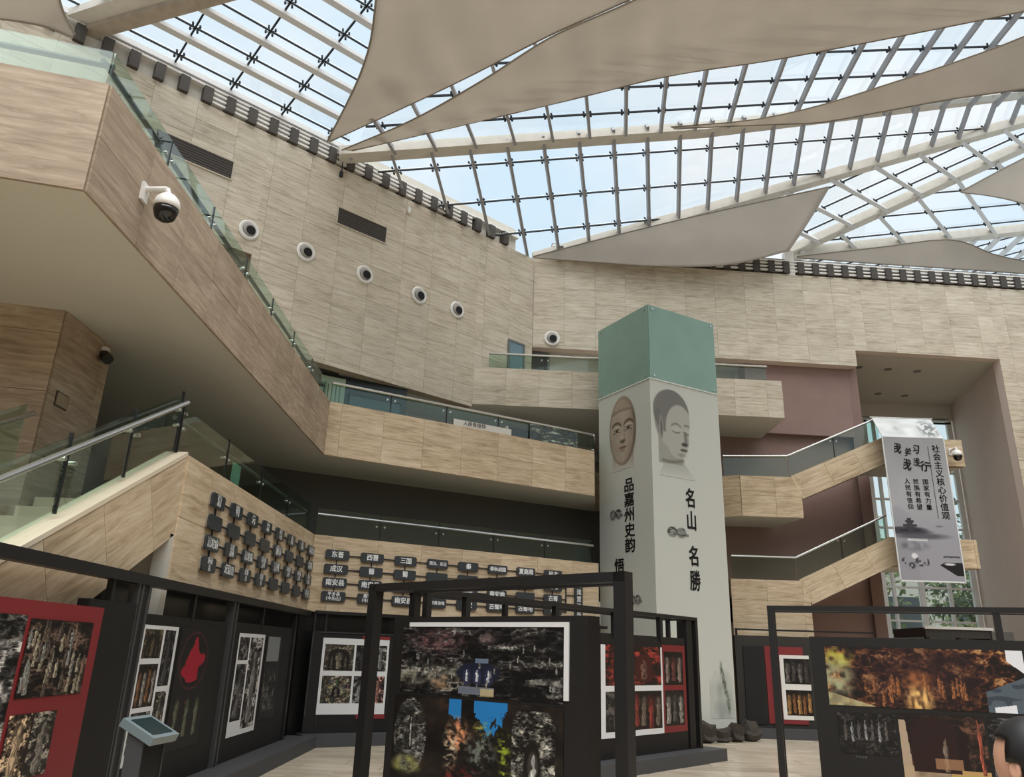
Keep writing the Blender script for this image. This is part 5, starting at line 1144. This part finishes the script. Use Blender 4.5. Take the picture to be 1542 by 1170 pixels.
# ------------------------------------------------------------------ visitor at the right edge
def person(x, y, yaw, label):
    root = empty('person', Matrix.Translation((x, y, 0)) @ Matrix.Rotation(yaw, 4, 'Z'), label=label, cat='person')
    me = bpy.data.meshes.new('body')
    # x right, y forward (the way the person looks), z up; 1.56 m tall
    J = {'pel': (0, 0, .86, .135, .11), 'wst': (0, .0, 1.0, .125, .095), 'chs': (0, -.01, 1.16, .15, .105), 'shc': (0, -.015, 1.27, .12, .08), 'nk': (0, .0, 1.335, .052, .052), 'hd0': (0, .01, 1.39, .06, .07),
         'lsh': (-.165, -.01, 1.26, .055, .055), 'lel': (-.215, -.02, 1.02, .042, .042), 'lwr': (-.215, .05, .83, .028, .03), 'rsh': (.165, -.01, 1.26, .055, .055), 'rel': (.215, -.02, 1.02, .042, .042), 'rwr': (.215, .05, .83, .028, .03),
         'lhp': (-.085, 0, .80, .09, .09), 'lkn': (-.09, .01, .46, .058, .06), 'lan': (-.09, -.02, .08, .036, .04), 'lto': (-.095, .13, .03, .04, .026), 'rhp': (.085, 0, .80, .09, .09), 'rkn': (.09, .01, .46, .058, .06), 'ran': (.09, -.02, .08, .036, .04), 'rto': (.095, .13, .03, .04, .026)}
    names = list(J); E = [('pel', 'wst'), ('wst', 'chs'), ('chs', 'shc'), ('shc', 'nk'), ('nk', 'hd0'), ('shc', 'lsh'), ('lsh', 'lel'), ('lel', 'lwr'), ('shc', 'rsh'), ('rsh', 'rel'), ('rel', 'rwr'), ('pel', 'lhp'), ('lhp', 'lkn'), ('lkn', 'lan'), ('lan', 'lto'), ('pel', 'rhp'), ('rhp', 'rkn'), ('rkn', 'ran'), ('ran', 'rto')]
    V = [J[n][:3] for n in names]; R = [J[n][3:] for n in names]; EE = [(names.index(a), names.index(b)) for a, b in E]
    for s, w_ in ((-1, 'lwr'), (1, 'rwr')):                      # palms and fingers
        b = Vector(J[w_][:3]); pi = len(V); V.append(tuple(b + Vector((0, .025, -.07)))); R.append((.018, .034)); EE.append((names.index(w_), pi))
        for k, ln in enumerate((.062, .074, .07, .055)):
            k0 = len(V); off = Vector((-.004 * s, .025 - .017 * (k - 1.5) + .012, -.10)); V.append(tuple(b + off)); R.append((.009, .009)); EE.append((pi, k0))
            V.append(tuple(b + off + Vector((-.012 * s, .004, -ln * .55)))); R.append((.008, .008)); EE.append((k0, k0 + 1)); V.append(tuple(b + off + Vector((-.03 * s, .006, -ln)))); R.append((.007, .007)); EE.append((k0 + 1, k0 + 2))
        k0 = len(V); V.append(tuple(b + Vector((-.008 * s, .07, -.065)))); R.append((.010, .010)); EE.append((pi, k0)); V.append(tuple(b + Vector((-.02 * s, .085, -.10)))); R.append((.008, .008)); EE.append((k0, k0 + 1))
    me.from_pydata(V, EE, []); me.update()
    o = link('body', me, mat('dark_jacket', (40, 42, 50), .8), root)
    sk = o.modifiers.new('skin', 'SKIN'); sl_ = me.skin_vertices[0].data if me.skin_vertices else None
    if sl_ is None:
        bm = bmesh.new(); bm.from_mesh(me); bm.verts.layers.skin.verify(); bm.to_mesh(me); bm.free(); sl_ = me.skin_vertices[0].data
    for i, r_ in enumerate(R): sl_[i].radius = r_; sl_[i].use_root = (i == 0)
    o.modifiers.new('sub', 'SUBSURF').levels = 1; o.modifiers['sub'].render_levels = 2
    # head with face
    SK = mat('skin', (196, 150, 126), .55, spec=.35); HR = mat('black_hair', (24, 21, 20), .45, noise=.3, nscale=40)
    bm = bmesh.new(); bmesh.ops.create_uvsphere(bm, u_segments=32, v_segments=24, radius=1)
    for v in bm.verts:
        c = v.co; zz = c.z; w_ = .076 * (1 - .22 * max(0, -zz)); d_ = .092 * (1 - .10 * max(0, -zz))
        x_, y_, z_ = c.x * w_, c.y * d_, zz * .115
        if c.y > .2: y_ += .012 * math.exp(-((c.x / .22) ** 2) - ((zz + .12) / .28) ** 2) * (1 if zz < .1 else .4) + .010 * math.exp(-((c.x / .3) ** 2) - ((zz + .85) / .25) ** 2); y_ -= .010 * (math.exp(-(((abs(c.x) - .36) / .18) ** 2) - ((zz - .05) / .14) ** 2))
        v.co = Vector((x_, y_ + .015, z_ + 1.445))
    mh = bpy.data.meshes.new('head'); bm.to_mesh(mh); bm.free(); mh.shade_smooth(); hd = link('head', mh, SK, root)
    for s in (-1, 1):
        e = MB().lathe([(.002, -.006), (.014, -.004), (.018, .004), (.012, .008), (.004, .005)], 14, Matrix.Translation((s * .077, .005, 1.44)) @ Matrix.Rotation(s * math.radians(80), 4, 'Y') @ Matrix.Diagonal((1.6, 1., 1., 1)))
        e.build('ear', SK, hd, smooth=True)
        MB().lathe([(.001, 0), (.010, .001), (.008, .004), (.001, .006)], 12, Matrix.Translation((s * .028, .094, 1.452)) @ Matrix.Rotation(math.radians(-90), 4, 'X')).build('eye', mat('eye_dark', (30, 26, 24), .3), hd)
    MB().box((-.022, .098, 1.388), (.022, .104, 1.395)).build('mouth', mat('lips', (150, 84, 78), .5), hd)
    bm = bmesh.new(); bmesh.ops.create_uvsphere(bm, u_segments=32, v_segments=24, radius=1)
    for v in list(bm.verts):
        c = v.co; v.co = Vector((c.x * .086, c.y * .104 + .006, c.z * .118 + 1.458))
    dl = [v for v in bm.verts if (v.co.y > .035 and v.co.z < 1.505) or v.co.z < 1.385 or (v.co.y > -.01 and v.co.z < 1.45)]
    bmesh.ops.delete(bm, geom=dl, context='VERTS')
    mh = bpy.data.meshes.new('hair'); bm.to_mesh(mh); bm.free(); mh.shade_smooth(); ho = link('hair', mh, HR, root); ho.modifiers.new('s', 'SOLIDIFY').thickness = .012
    return root
pp = at_z(1548, 1080, 1.56)
hd_ = at_y(1554, 1128, 2.35)
person(hd_.x, hd_.y, math.radians(25), 'dark-haired visitor in a dark jacket facing the grotto photographs')
